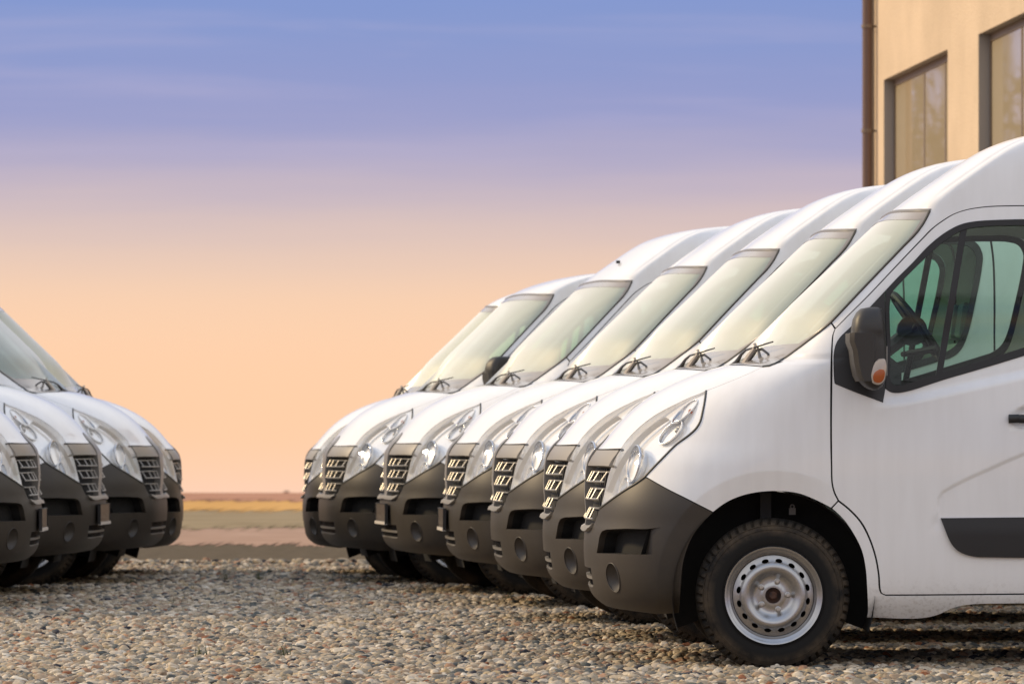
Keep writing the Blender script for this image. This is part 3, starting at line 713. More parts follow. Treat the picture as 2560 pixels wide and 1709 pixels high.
        bowl('high_beam_bowl', .470, 1.070, .072, .044, .30, .05, -.022, M['mirrorsilver'], M['housing'], .004, .12)
        bowl('indicator_bowl', .400, 1.160, .078, .032, .50, .035, -.012, M['mirrorsilver'], M['housing'], .003, .05)
        mb = MB(); c, n = at([.378], [1.165], -.022); c = c[0]*f; mb.lathe_y([(0,-.012),(.009,-.009),(.012,0),(.009,.010),(0,.014)], 12, tuple(c)); mb.build('indicator_bulb', M['amber'], le, 60)
        mb = MB(); c, n = at([.440], [1.078], -.026); c = c[0]*f; mb.lathe_y([(0,-.012),(.012,-.01),(.014,.004),(.008,.012),(0,.014)], 12, tuple(c)); mb.build('high_beam_cap', M['chrome'], le, 60)
    return van

# ================= van: wheels, mirrors, wipers, cabin, tail =================
def plane_piece(outer, holes, h, fn):
    """flat-domain cut piece mapped to 3D by fn(points)->xyz"""
    lo, hi = outer.min(0), outer.max(0)
    g = np.array(np.meshgrid(np.arange(lo[0], hi[0], h)+h*.3, np.arange(lo[1], hi[1], h)+h*.3)).reshape(2, -1).T
    k = inside(g, outer)
    for x in holes: k &= ~inside(g, x)
    g = g[k]; g = g[near_mask(g, outer, h*.35)]
    for x in holes: g = g[near_mask(g, x, h*.35)]
    v, f = cdt(outer, holes, g); return fn(v), f
def wheel_meshes():
    out = {}
    # tyre: outer face at y = 0, body towards -y; shoulder lugs cut every few degrees
    prof = [(.214,-.012),(.222,-.004),(.232,.000),(.250,.004),(.268,.005),(.286,.003),(.302,-.002),(.314,-.009),(.3185,-.0125),(.324,-.014),(.333,-.021),(.341,-.032),(.3455,-.048),(.347,-.085),(.347,-.135),(.3455,-.17),(.339,-.190),(.322,-.205),(.28,-.216),(.22,-.20)]
    K = 216; rings = []
    for i, (r, y) in enumerate(prof):
        row = []
        for j in range(K):
            t = 2*math.pi*j/K; rr, yy = r, y
            if j % 4 == 0 and 9 <= i <= 12: rr -= .011; yy -= .011 if i < 12 else 0
            if 11 <= i <= 12 and (j//4) % 2 and j % 4: rr -= .0014
            sk = .0045*(i-9) if i >= 9 else 0
            t += sk if i <= 13 else .018
            row.append((rr*math.cos(t), yy, rr*math.sin(t)))
        rings.append(row)
    mb = MB(); mb.loft(rings)
    for r in (.226, .2965, .3155): 
        mb.lathe_y([(r-.0018, .0045 if r < .3 else -.0085), (r, .0072 if r < .3 else -.0062), (r+.0018, .0045 if r < .3 else -.0095)] if r != .2965 else [(r-.0015,.0),(r,.0025),(r+.0015,-.001)], 72)
    out['wheel'] = mb.mesh('tyre', 40)
    # steel rim, dish with a ring of oval holes
    C = [(0,-.030),(.050,-.030),(.056,-.034),(.078,-.034),(.084,-.032),(.098,-.020),(.112,-.008),(.124,-.003),(.134,-.004),(.146,-.012),(.156,-.021),(.166,-.024),(.176,-.028),(.182,-.030)]
    cy = pchip(*zip(*C)); t = np.linspace(0, 2*math.pi, 120, endpoint=False)
    outer = np.stack([.181*np.cos(t), .181*np.sin(t)], 1); hub = np.stack([.036*np.cos(t[::3]), .036*np.sin(t[::3])], 1)
    holes = [hub]
    for k in range(16):
        a = 2*math.pi*(k+.3)/16; q = np.linspace(0, 2*math.pi, 14, endpoint=False)
        lx, ly = .0095*np.cos(q), .0160*np.sin(q); cx = .1575
        x = cx+lx; holes.append(np.stack([x*math.cos(a)-ly*math.sin(a), x*math.sin(a)+ly*math.cos(a)], 1))
    v, f = plane_piece(outer, holes, .0075, lambda p: np.stack([p[:, 0], cy(np.hypot(p[:, 0], p[:, 1])), p[:, 1]], 1))
    mb = MB(); mb.add(v, f); me = mb.mesh('rim_disc', 60)
    mb = MB(); mb.add(v, f)
    mb.lathe_y([(.183,-.050),(.182,-.036),(.183,-.030),(.186,-.026),(.190,-.022),(.193,-.012),(.196,-.007),(.204,-.004),(.208,.000),(.214,.006),(.219,.0075),(.222,.004),(.222,-.006)], 96)
    for k in range(4): pass
    out['rim'] = mb.mesh('rim', 50)
    mb = MB(); mb.lathe_y([(0,-.19),(.18,-.19),(.19,-.06),(.175,-.055)], 40); out['brake_drum'] = mb.mesh('brake_drum', 30)
    mb = MB(); mb.lathe_y([(.0385,-.028),(.0375,-.052),(.018,-.054),(.018,-.036),(.014,-.033),(0,-.034)], 24); out['hub_cap'] = mb.mesh('hub', 40)
    mb = MB(); mb.lathe_y([(.0135,-.034),(.0135,-.030),(.0105,-.028),(.0100,-.019),(.008,-.016),(0,-.0155)], 12); out['wheel_bolt'] = mb.mesh('bolt', 40)
    mb = MB(); mb.tube([(-.176,-.02,-.085),(-.186,-.008,-.088),(-.196,.002,-.094)], [.004,.0035,.003], 8); out['valve_stem'] = mb.mesh('valve', 40)
    return out
WM = wheel_meshes()
def add_wheel(van, u, side, detail=True):
    # the wheel mesh looks towards +y; turned round for the far side
    w = link('wheel', WM['wheel'], M['tyre'], van)
    w.location = (u, .985*side, .326); w.rotation_euler = (0, random.uniform(0, 6.28)*0 + (0.35 if side > 0 else 0), 0 if side > 0 else math.pi)
    link('rim', WM['rim'], M['steel'], w); link('brake_drum', WM['brake_drum'], M['void'], w)
    if detail:
        link('wheel_hub', WM['hub_cap'], M['rust'], w)
        for k in range(5):
            a = 2*math.pi*k/5 + .95; b = link('wheel_bolt', WM['wheel_bolt'], M['bolt'], w); b.location = (.0655*math.cos(a), 0, .0655*math.sin(a))
        link('valve_stem', WM['valve_stem'], M['rubber'], w)
    return w

def finish_van(van):
    for u, dt in ((0, True), (-3.182, True)):
        for sd in (1, -1): add_wheel(van, u, sd, dt and u == 0)
    # -------- wheel housings and floor
    for u in (0, -3.182):
        for sd in (1, -1):
            t = np.linspace(-.35, math.pi+.35, 25); mb = MB()
            prof = [(.455, .985), (.452, .94), (.452, .62), (.20, .60)]
            mb.loft([[(u+r*1.0*math.cos(a), sd*y, .324+r*1.03*math.sin(a)) for a in t] for r, y in prof], False)
            mb.build('wheel_arch_liner', M['void'], van, 60)
    mb = MB()
    mb.box((.55, 0, .33), (.20, 1.15, .06)); mb.box((-1.8, 0, .40), (4.5, 1.1, .10)); mb.box((-1.58, 0, .36), (2.05, 1.80, .06)); mb.box((-3.95, 0, .38), (.5, 1.8, .06)); mb.box((.0, 0, .24), (.10, 1.7, .07)); mb.box((-3.18, 0, .26), (.10, 1.7, .09))
    mb.build('underbody', M['void'], van)
    mb = MB(); mb.box((-.10, .70, .70), (.03, .02, .03)); mb.lathe_y([(.006,-.012),(.011,-.012),(.011,.012),(.006,.012)], 12, (-.10,.70,.722)); mb.build('hose_bracket', M['greytrim'], van)
    mb = MB(); mb.box((.02, .66, .74), (.05, .06, .16)); mb.build('suspension_strut', M['interior'], van)
    # -------- mirrors
    MO = [(1.614,-.405,-.462),(1.608,-.380,-.472),(1.592,-.362,-.478),(1.560,-.345,-.482),(1.520,-.3385,-.486),(1.502,-.337,-.487),(1.500,-.328,-.487),(1.462,-.326,-.4905),(1.456,-.336,-.491),(1.420,-.340,-.493),(1.36,-.347,-.4945),(1.31,-.358,-.493),(1.285,-.372,-.487),(1.262,-.395,-.474),(1.250,-.418,-.458),(1.246,-.432,-.445)]
    for sd in (1, -1):
        rings = []
        for i, (z, a, b) in enumerate(MO):
            c, hw = (a+b)/2, (a-b)/2; ringp = []
            q = 1.0 if i not in (0, len(MO)-1) else .75
            yin, yout = 1.045, 1.045 + .215*(1 - .25*max(0, (z-1.53)/.085)**2 - .22*max(0, (1.31-z)/.065)**1.5)
            cy_, hy = (yin+yout)/2, (yout-yin)/2
            for k in range(36):
                t = 2*math.pi*k/36; ct, st = math.cos(t), math.sin(t)
                ex = 2/3.4; x = math.copysign(abs(ct)**ex, ct); y = math.copysign(abs(st)**ex, st)
                # front (forward) face bows out, rear face is flat
                ringp.append((c + hw*q*x, sd*(cy_ + hy*q*y), z))
            rings.append(ringp)
        mb = MB(); mb.loft(rings, True, True, True); mo = mb.build('side_mirror', M['mirror'], van, 50)
        # folding cover: raised band on the forward face
        mb = MB(); rr = []
        for z, a, b in ((1.498,-.318,-.425),(1.460,-.3165,-.430),(1.42,-.331,-.433),(1.36,-.338,-.430),(1.31,-.349,-.425),(1.284,-.362,-.418)):
            rr.append([(a, sd*1.06, z), (a+.002, sd*1.16, z), (a-.008, sd*1.235, z), (a-.028, sd*1.2595, z), (b, sd*1.2645, z), (b-.006, sd*1.258, z)])
        mb.loft(rr, False); mb.build('mirror_cover', M['mirror'], mo, 30, True)
        mb = MB(); mb.box((-.4925, sd*1.14, 1.375), (.003, .14, .13)); mb.build('mirror_glass', M['chrome'], mo)
        # arm
        mb = MB()
        for z in (1.33, 1.47): mb = MB(); mb.tube([(-.40, sd*.97, z-.01), (-.41, sd*1.08, z)], [.035, .03], 10); mb.build('mirror_arm', M['black'], mo)
        # indicator lens on the outer end
        def lensring(sc, dy):
            pts = [(-.452,1.383),(-.434,1.367),(-.422,1.335),(-.417,1.300),(-.424,1.278),(-.452,1.268),(-.474,1.283),(-.484,1.318),(-.487,1.36),(-.478,1.383)]
            p = crom(pts+pts[:1], .012)[:-1]; c = np.array((-.452,1.325)); p = c+(p-c)*sc
            return [(a, sd*(1.2605+dy - .10*max(0, 1.31-z)), z) for a, z in p]
        mb = MB(); mb.loft([lensring(1, -.012), lensring(1, .002), lensring(.93, .007), lensring(.6, .009), lensring(.05, .010)], True, False, True); ts = mb.build('turn_signal', M['clearlens'], mo, 40)
        def amb(sc, dy):
            pts = [(-.455,1.337),(-.433,1.322),(-.426,1.298),(-.433,1.281),(-.455,1.277),(-.472,1.290),(-.479,1.318),(-.474,1.334)]
            p = crom(pts+pts[:1], .012)[:-1]; c = np.array((-.453,1.305)); p = c+(p-c)*sc
            return [(a, sd*(1.2685+dy - .10*max(0, 1.31-z)), z) for a, z in p]
        mb = MB(); mb.loft([amb(1, -.004), amb(1, .002), amb(.8, .0035), amb(.05, .0045)], True, False, True); mb.build('amber_reflector', M['amber'], ts, 40)
    # -------- cabin
    mb = MB(); sec = [(.12,1.30),(-.02,1.375),(-.20,1.385),(-.36,1.36),(-.44,1.31),(-.46,1.15),(-.36,.80),(.12,.80)]
    mb.loft([[(u, y, z) for u, z in sec] for y in (-.86, .86)], True, True, True); db = mb.build('dashboard', M['interior'], van)
    mb = MB(); sec = [(-.36,1.36),(-.45,1.425),(-.52,1.425),(-.60,1.36),(-.60,1.22),(-.40,1.18)]
    mb.loft([[(u, y, z) for u, z in sec] for y in (.18, .25, .60, .66)], True, True, True); mb.build('instrument_hood', M['interior'], db)
    mb = MB(); c = np.array((-.69,.42,1.545)); ax = np.array((-.72,0,.69)); e1 = np.array((0,1,0)); e2 = np.array((.69,0,.72))*-1
    e2 = np.array((.60,0,.80)); e2 = e2 - ax*0; n_ = np.array((-.80,0,.60))
    pts = [tuple(c + .185*(e1*math.cos(t) + e2*math.sin(t))) for t in np.linspace(0, 2*math.pi, 33)]; mb.tube(pts, .017, 8, False)
    mb.lathe_y([(0,-.03),(.07,-.03),(.07,.03),(0,.03)], 16, tuple(c - n_*.03))
    for t in (.1, 2.1, 3.04, 4.2): mb.tube([tuple(c - n_*.02), tuple(c + .18*(e1*math.cos(t) + e2*math.sin(t)))], .014, 6)
    mb.tube([tuple(c), tuple(c - n_*.25)], .035, 8); mb.tube([(-.63,.60,1.42), (-.76,.66,1.44)], [.012,.016], 8); mb.tube([(-.63,.30,1.42), (-.76,.22,1.44)], [.012,.016], 8)
    mb.build('steering_wheel', M['interior'], db, 40)
    for y, wd in ((.50, .50), (-.42, .90)):
        mb = MB()
        def sl(u0, z0, u1, z1, w, th):
            d = np.array((u1-u0, z1-z0)); d /= np.linalg.norm(d); nn = np.array((-d[1], d[0]))*th/2
            rings = []
            for k, q in ((0, .8), (.1, 1), (.9, 1), (1, .8)):
                cu, cz = u0+(u1-u0)*k, z0+(z1-z0)*k
                rings.append([(cu+nn[0]*s*q, y+w/2*t*q, cz+nn[1]*s*q) for s, t in ((-1,-.92),(-1,.92),(-.6,1),(.6,1),(1,.92),(1,-.92),(.6,-1),(-.6,-1))])
            mb.loft(rings, True, True, True)
        sl(-.80, .86, -1.26, .84, wd, .16); sl(-1.20, .88, -1.38, 1.50, wd, .13)
        for yy in ((y,) if wd < .6 else (y-.22, y+.22)):
            y0 = y; y = yy; sl(-1.375, 1.54, -1.40, 1.72, .26, .09); y = y0
        mb.build('seat', M['seat'], van, 40)
    zz = np.linspace(.45, 2.40, 24); W_ = np.minimum(Wuz(np.full(24, -1.50), zz), Wz(zz)) - .015
    mb = MB(); poly = [(-1.50, w, z) for w, z in zip(W_, zz)] + [(-1.50, -w, z) for w, z in zip(W_[::-1], zz[::-1])]
    mb.add(poly, [tuple(range(len(poly)))]); mb.build('bulkhead', M['lining'], van)
    # -------- tail
    zz = np.linspace(.33, 2.43, 30); W_ = Wuz(np.full(30, -4.195), zz) - .004
    mb = MB(); poly = [(-4.195, w, z) for w, z in zip(W_, zz)] + [(-4.195, -w, z) for w, z in zip(W_[::-1], zz[::-1])]
    mb.add(poly, [tuple(range(len(poly)))]); mb.build('rear_door', M['paint'], van)
    for sd in (1, -1):
        mb = MB(); mb.box((-4.205, sd*.93, 1.05), (.04, .10, .42)); mb.build('tail_light', M['tail'], van)
    mb = MB(); mb.box((-4.22, 0, .42), (.14, 1.9, .18)); mb.build('rear_bumper', M['plastic'], van)

def wipers(van, mir=1):
    """arms parked low on the screen, blades sleeved; mir=-1 gives the arrangement mirrored"""
    def g(p): return [(u, mir*y, z) for u, y, z in p]
    mb = MB()
    mb.tube(g([(.150,.10,1.365),(.128,.16,1.385),(.112,.26,1.420),(.095,.36,1.438)]), [.014,.012,.007,.005], 8)
    mb.tube(g([(.095,.36,1.438),(.055,.50,1.450),(.020,.62,1.461),(-.012,.70,1.47)]), [.005,.0045,.004,.0035], 6)
    w = mb.build('wiper_arm', M['wiper'], van, 40)
    mb = MB(); mb.tube(g([(.094,.42,1.372),(.070,.47,1.408),(.052,.50,1.436),(.030,.54,1.440),(.006,.60,1.418),(-.004,.64,1.395),(-.002,.66,1.364)]), [.004,.007,.006,.007,.006,.007,.009], 6)
    mb.build('wiper_blade', M['wiper'], w, 40)
    mb = MB(); mb.tube(g([(.118,.40,1.356),(.085,.44,1.41),(.056,.475,1.452),(.060,.47,1.466)]), [.015,.013,.008,.009], 6)
    w2 = mb.build('wiper_arm', M['wiperwrap'], van, 40); w2['label'] = 'pale sleeved wiper arm'
    mb = MB(); mb.tube(g([(.048,.50,1.452),(.040,.52,1.41),(.030,.54,1.36)]), [.005,.008,.010], 6)
    mb.build('wiper_pivot', M['greytrim'], w2, 40)

def plate(van):
    p, _ = aty([0], [.51], .0); x = p[0][0]
    mb = MB(); mb.box((x+.020, 0, .513), (.014, .524, .118)); pl = mb.build('number_plate', M['plate'], van)
    mb = MB(); mb.box((x+.024, 0, .447), (.020, .53, .020)); mb.build('plate_holder', M['platew'], pl)
    mb = MB()
    for c, d in (((x+.021, .262, .508), (.020, .008, .135)), ((x+.021, -.262, .508), (.020, .008, .135)), ((x+.021, 0, .5745), (.020, .53, .006))): mb.box(c, d)
    mb.build('plate_frame', M['black'], pl)

# ================= parked vans =================
import time; T0 = time.time()
proto = build_van(); finish_van(proto)
print('van built', round(time.time()-T0, 1))
def copy_tree(o, parent=None):
    c = o.copy(); COL.objects.link(c)
    if parent is not None: c.parent = parent
    for ch in list(o.children): copy_tree(ch, c)
    return c
PX = [1531.5, 1425.5, 1300.5, 1180.5, 1039.7, 880.5, 782.5]
RT = [1, 1.110, 1.224, 1.349, 1.460, 1.567, 1.673]
Z0 = [0, .018, .022, .027, .026, .008, -.02]
YAW = [0, 1.0, 3.2, 4.5, 8.6, 9.2, -2.0]
D1 = 22.76
places = []
for px, r, z0, yw in zip(PX, RT, Z0, YAW):
    Y = D1*r; X = (px-1280)/12530*Y; th = math.pi + R(yw)
    f = np.array((math.cos(th), math.sin(th))); l = np.array((-math.sin(th), math.cos(th)))
    o = np.array((X, Y)) - .717*f - .72*l; places.append((o[0], o[1], z0, th))
mdir = np.array((-.0536, .99856)); mphi = math.atan2(mdir[1], mdir[0])
left = []
for x, y, z0, th in places[3:]:
    p = np.array((x, y)); p = 2*(p@mdir)*mdir - p; left.append((p[0], p[1], z0, 2*mphi - th))
LAB_R = ['nearest white van, front wheel and whole front door in view',
         'second white van of the right row, just behind the nearest one',
         'third white van of the right row, counted from the camera',
         'fourth white van of the right row, black number plate on its bumper',
         'fifth white van of the right row, black plate above its lower intake',
         'low-roofed white van in the right row with a dark door mirror beside its windscreen',
         'low-roofed white van at the far end of the right row, beside the sunset gap']
LAB_L = ['nearest white van of the left row, cut by the photo edge, black-plated bumper',
         'second white van of the left row, black plate above its lower intake',
         'third white van of the left row, bumper without a plate, wipers in view',
         'low-roofed white van at the far end of the left row, beside the sunset gap']
GR, GL_ = 'white vans parked in the right row', 'white vans parked in the left row facing right'
vans = []
for i, (x, y, z, th) in enumerate(places):
    v = proto if i == 0 else copy_tree(proto); vans.append(v)
    v.location = (x, y, z); v.rotation_euler = (0, 0, th); tag(v, LAB_R[i], 'van', GR)
lv = []
for i, (x, y, z, th) in enumerate(left):
    v = copy_tree(proto); lv.append(v); v.location = (x, y, z); v.rotation_euler = (0, 0, th); tag(v, LAB_L[i], 'van', GL_)
wipers(vans[0]); wsrc = [c for c in vans[0].children if c.name.startswith('wiper')]
for v in vans[1:]:
    for c in wsrc: copy_tree(c, v)
wipers(lv[0], -1); wsrc = [c for c in lv[0].children if c.name.startswith('wiper')]
for v in lv[1:]:
    for c in wsrc: copy_tree(c, v)
plate(vans[3]); psrc = [c for c in vans[3].children if c.name.startswith('number_plate')][0]
for v in (vans[4], lv[0], lv[1]): copy_tree(psrc, v)
# a little roof marker on the fifth van
mb = MB()
for y, z in ((.12, 2.20),):
    p, n = aty([y], [z], .012); mb = MB(); mb.box(tuple(p[0]), (.026, .016, .020)); mb.build('roof_marker', M['black'], vans[4])

# the sixth van stands with its door mirror folded forward
sm = [c for c in vans[5].children if c.name.startswith('side_mirror') and min(v.co.y for v in c.data.vertices) > 0][0]
rot = Matrix.Rotation(R(-62), 3, 'Z'); pv = Vector((-.40, 1.02, 0)); sm.location = pv - rot @ pv; sm.rotation_euler = (0, 0, R(-62)); sm['label'] = 'door mirror folded forward'

# low-roofed vans at the far ends of both rows
low_me = data_mesh('low_body_shell', (lambda d: join_data(d, mirror_data(d)))(low_roof(BODY[0]))); low_me.materials.append(M['paint'])
def squash(me):
    m = me.copy()
    for v in m.vertices:
        if v.co.z > 2.085: v.co.z = 2.085 + .20*(1-math.exp(-3.9*(v.co.z-2.085))) - .012
    return m
lowm = {}
for v in (vans[5], vans[6], lv[2], lv[3]):
    for c in v.children:
        b = c.name.split('.')[0]
        if b == 'body_shell': c.data = low_me
        elif b in ('bulkhead', 'rear_door'):
            if b not in lowm: lowm[b] = squash(c.data)
            c.data = lowm[b]

# ================= ground and fields =================
def sheet(name, pts, m, z=0.0, kind='structure'):
    mb = MB(); mb.add([(x, y, z) for x, y in pts], [tuple(range(len(pts)))]); o = mb.build(name, m, None, None, False); o['kind'] = kind; return o
def ground_mat(name, c1, c2, c3, sc, stretch=1., rough=.95, bs=None):
    m = bpy.data.materials.new(name); m.use_nodes = True; t = m.node_tree; b = t.nodes['Principled BSDF']; b.inputs['Roughness'].default_value = rough; b.inputs['Specular IOR Level'].default_value = .1
    tx = t.nodes.new('ShaderNodeTexCoord'); mp = t.nodes.new('ShaderNodeMapping'); mp.inputs['Scale'].default_value = (1, stretch, 1); t.links.new(tx.outputs['Object'], mp.inputs[0])
    n1 = t.nodes.new('ShaderNodeTexNoise'); n1.inputs['Scale'].default_value = sc; n1.inputs['Detail'].default_value = 9; n1.inputs['Roughness'].default_value = .65; t.links.new(mp.outputs[0], n1.inputs[0])
    c = ramp(t, n1.outputs[0], [(.3, (*c1, 1)), (.5, (*c2, 1)), (.7, (*c3, 1))]); t.links.new(c, b.inputs['Base Color'])
    if bs:
        bp = t.nodes.new('ShaderNodeBump'); bp.inputs['Distance'].default_value = bs; t.links.new(n1.outputs[0], bp.inputs['Height']); t.links.new(bp.outputs[0], b.inputs['Normal'])
    return m
# one big sheet: a plateau that ends in a crest and falls away to a far plain
mb = MB(); ys = [-60, 0, 40, 80, 97, 104, 140, 400, 1500, 4000, 12000]
def gz(y): return -.012 if y <= 97 else (-.03 if y < 105 else (-.9 if y < 150 else -.0135*y + .6 if y < 5000 else -.0145*y))
rows = []
for y in ys:
    w = max(60, abs(y)*.9+60); rows.append([(x*w, y, gz(y)) for x in np.linspace(-1, 1, 9)])
mb.loft(rows, False); g = mb.build('ground', ground_mat('earth', (.10,.08,.06), (.14,.11,.085), (.18,.15,.12), 3, bs=.02), None, None, False); g['kind'] = 'structure'
W = 40
def band(name, y0, y1, m, z, sag=0.):
    # the near edge is ragged, one cover thinning into the next
    xs = np.concatenate([np.linspace(-W, -8, 12), np.arange(-7.9, 5.9, .022), np.linspace(6, W, 12)])
    n0 = [(x, y0 + (sag*float(RNG.uniform(-1, 1)) if i % 2 else -sag*.2)) for i, x in enumerate(xs)]
    return sheet(name, n0 + [(W, y1), (-W, y1)], m, z)
band('grass_verge', 42.0, 50.0, ground_mat('verge_grass', (.075,.057,.035), (.105,.082,.052), (.145,.115,.075), 6, bs=.03), -.004, 0)
band('dirt_road', 50.0, 60.0, ground_mat('pale_road', (.31,.20,.14), (.36,.235,.165), (.41,.275,.20), 1.2), .0, 1.6)
band('meadow', 60.0, 75.5, ground_mat('dull_meadow', (.22,.165,.09), (.27,.205,.115), (.32,.245,.145), .8), .004, 3.0)
band('flower_field', 75.5, 87.5, ground_mat('yellow_field', (.48,.26,.075), (.55,.305,.09), (.60,.35,.12), .7), .008, 4.5)
band('ploughed_field', 87.5, 101, ground_mat('brown_field', (.34,.165,.095), (.40,.20,.12), (.46,.24,.15), .7), .012, 4.5)
# gravel bed
def gravel_base():
    m = bpy.data.materials.new('gravel_bed'); m.use_nodes = True; t = m.node_tree; b = t.nodes['Principled BSDF']; b.inputs['Roughness'].default_value = .9
    tx = t.nodes.new('ShaderNodeTexCoord'); vo = t.nodes.new('ShaderNodeTexVoronoi'); vo.inputs['Scale'].default_value = 34; t.links.new(tx.outputs['Object'], vo.inputs[0])
    sp = t.nodes.new('ShaderNodeSeparateColor'); t.links.new(vo.outputs['Color'], sp.inputs[0])
    c = ramp(t, sp.outputs[0], [(0, (.12,.10,.082,1)), (.5, (.23,.195,.16,1)), (1, (.34,.29,.24,1))]); t.links.new(c, b.inputs['Base Color'])
    bp = t.nodes.new('ShaderNodeBump'); bp.inputs['Distance'].default_value = .015; bp.invert = True; t.links.new(vo.outputs['Distance'], bp.inputs['Height']); t.links.new(bp.outputs[0], b.inputs['Normal'])
    return m
xs = np.linspace(-30, 30, 61)
edge = [(x, 42.3 - .9*max(0, 1-abs(x+2.2)/2.4)**1 + .25*math.sin(x*2.1)) for x in xs]
sheet('gravel_lot', [(-30, -40), (30, -40)] + edge[::-1], gravel_base(), -.002)
# ---- the stones: one geometry-nodes object scattered over the lot
def stones():
    P = []; S = []; 
    def dens(y0, y1, n, s0):
        y = RNG.uniform(y0, y1, n*3); x = RNG.uniform(-6.8, 6.6, n*3); k = np.abs(x+.1) < (.105*y + 1.1); y, x = y[k][:n], x[k][:n]
        e = 42.3 - .9*np.maximum(0, 1-np.abs(x+2.2)/2.4) + .25*np.sin(x*2.1); k = y < e
        sz = s0*RNG.lognormal(0, .30, n)[k[:n] if len(k) == n else slice(0, len(k))][:k.sum()] if False else s0*np.clip(RNG.lognormal(0, .36, k.sum()), .45, 1.9)
        P.append(np.stack([x[k], y[k], -.004 + sz*.10*RNG.uniform(-1, 1.6, k.sum())], 1)); S.append(sz)
    dens(19.3, 23, 23000, .0178); dens(23, 28, 34000, .0180); dens(28, 35, 46000, .0188); dens(35, 42.6, 42000, .0205)
    # low windrow of loose stones at the far edge of the lot
    n = 5000; x = RNG.uniform(-6, 6, n); e = 42.3 - .9*np.maximum(0, 1-np.abs(x+2.2)/2.4) + .25*np.sin(x*2.1); d = RNG.uniform(0, .9, n)
    sz = .023*RNG.lognormal(0, .3, n); P.append(np.stack([x, e-d, .045*np.sin(np.pi*np.clip(d/.9, 0, 1))*RNG.uniform(.2, 1, n)], 1)); S.append(sz)
    P = np.vstack(P); S = np.concatenate(S)
    me = bpy.data.meshes.new('gravel_stones'); me.from_pydata(P.tolist(), [], [])
    at_ = me.attributes.new('size', 'FLOAT', 'POINT'); at_.data.foreach_set('value', S.astype(np.float32))
    o = bpy.data.objects.new('gravel', me); COL.objects.link(o); o['kind'] = 'stuff'; o['label'] = 'rounded grey, tan and reddish gravel covering the parking lot'
    m = bpy.data.materials.new('pebble'); m.use_nodes = True; t = m.node_tree; b = t.nodes['Principled BSDF']; b.inputs['Roughness'].default_value = .78; b.inputs['Specular IOR Level'].default_value = .3
    oi = t.nodes.new('ShaderNodeObjectInfo')
    pal = [(0, (.30,.255,.20)), (.10, (.40,.34,.27)), (.20, (.22,.20,.18)), (.30, (.46,.40,.33)), (.40, (.33,.26,.20)), (.48, (.14,.135,.13)), (.55, (.42,.37,.32)), (.63, (.27,.215,.17)), (.70, (.50,.45,.39)),
           (.76, (.32,.215,.16)), (.81, (.20,.185,.17)), (.86, (.36,.31,.25)), (.90, (.085,.083,.085)), (.93, (.40,.32,.22)), (.96, (.25,.13,.085)), (.975, (.55,.51,.46))]
    c = ramp(t, oi.outputs['Random'], [(p, (max(.03, .31+(q[0]-.32)*1.25)*1.05, max(.028, .265+(q[1]-.27)*1.25)*.985, max(.025, .212+(q[2]-.22)*1.25)*.86, 1)) for p, q in pal], 'CONSTANT')
    tx = t.nodes.new('ShaderNodeTexCoord'); nn = t.nodes.new('ShaderNodeTexNoise'); nn.inputs['Scale'].default_value = 1.6; nn.inputs['Detail'].default_value = 5; t.links.new(tx.outputs['Object'], nn.inputs[0])
    mr = t.nodes.new('ShaderNodeMapRange'); mr.inputs[1].default_value = .3; mr.inputs[2].default_value = .7; mr.inputs[3].default_value = .78; mr.inputs[4].default_value = 1.18; t.links.new(nn.outputs[0], mr.inputs[0])
    mu = t.nodes.new('ShaderNodeMix'); mu.data_type = 'RGBA'; mu.blend_type = 'MULTIPLY'; mu.inputs[0].default_value = 1; t.links.new(c, mu.inputs[6]); t.links.new(mr.outputs[0], mu.inputs[7]); t.links.new(mu.outputs[2], b.inputs['Base Color'])
    ng = bpy.data.node_groups.new('scatter_stones', 'GeometryNodeTree'); ng.interface.new_socket('Geometry', in_out='INPUT', socket_type='NodeSocketGeometry'); ng.interface.new_socket('Geometry', in_out='OUTPUT', socket_type='NodeSocketGeometry')
    n = ng.nodes; l = ng.links; gi = n.new('NodeGroupInput'); go = n.new('NodeGroupOutput')
    g2i = n.new('GeometryNodeGeometryToInstance')
    for k in range(7):
        ico = n.new('GeometryNodeMeshIcoSphere'); ico.inputs['Radius'].default_value = 1; ico.inputs['Subdivisions'].default_value = 3
        pos = n.new('GeometryNodeInputPosition'); nz_ = n.new('ShaderNodeTexNoise'); nz_.inputs['Scale'].default_value = .75; nz_.inputs['Detail'].default_value = 1.5
        ad = n.new('ShaderNodeVectorMath'); ad.operation = 'ADD'; ad.inputs[1].default_value = (k*7.3, k*3.1, k*5.7); l.new(pos.outputs[0], ad.inputs[0]); l.new(ad.outputs[0], nz_.inputs['Vector'])
        sb = n.new('ShaderNodeVectorMath'); sb.operation = 'SUBTRACT'; sb.inputs[1].default_value = (.5,.5,.5); l.new(nz_.outputs['Color'], sb.inputs[0])
        sc = n.new('ShaderNodeVectorMath'); sc.operation = 'SCALE'; sc.inputs['Scale'].default_value = 1.25; l.new(sb.outputs[0], sc.inputs[0])
        sp = n.new('GeometryNodeSetPosition'); l.new(ico.outputs[0], sp.inputs[0]); l.new(sc.outputs[0], sp.inputs['Offset'])
        tr = n.new('GeometryNodeTransform'); tr.inputs['Scale'].default_value = [(1,.8,.55),(1.15,.75,.6),(.9,.9,.7),(1.25,.85,.5),(1,.7,.7),(1.1,1,.5),(.85,.8,.65)][k]; l.new(sp.outputs[0], tr.inputs[0])
        sm = n.new('GeometryNodeSetShadeSmooth'); l.new(tr.outputs[0], sm.inputs[0])
        ma = n.new('GeometryNodeSetMaterial'); ma.inputs['Material'].default_value = m; l.new(sm.outputs[0], ma.inputs[0]); l.new(ma.outputs[0], g2i.inputs[0])
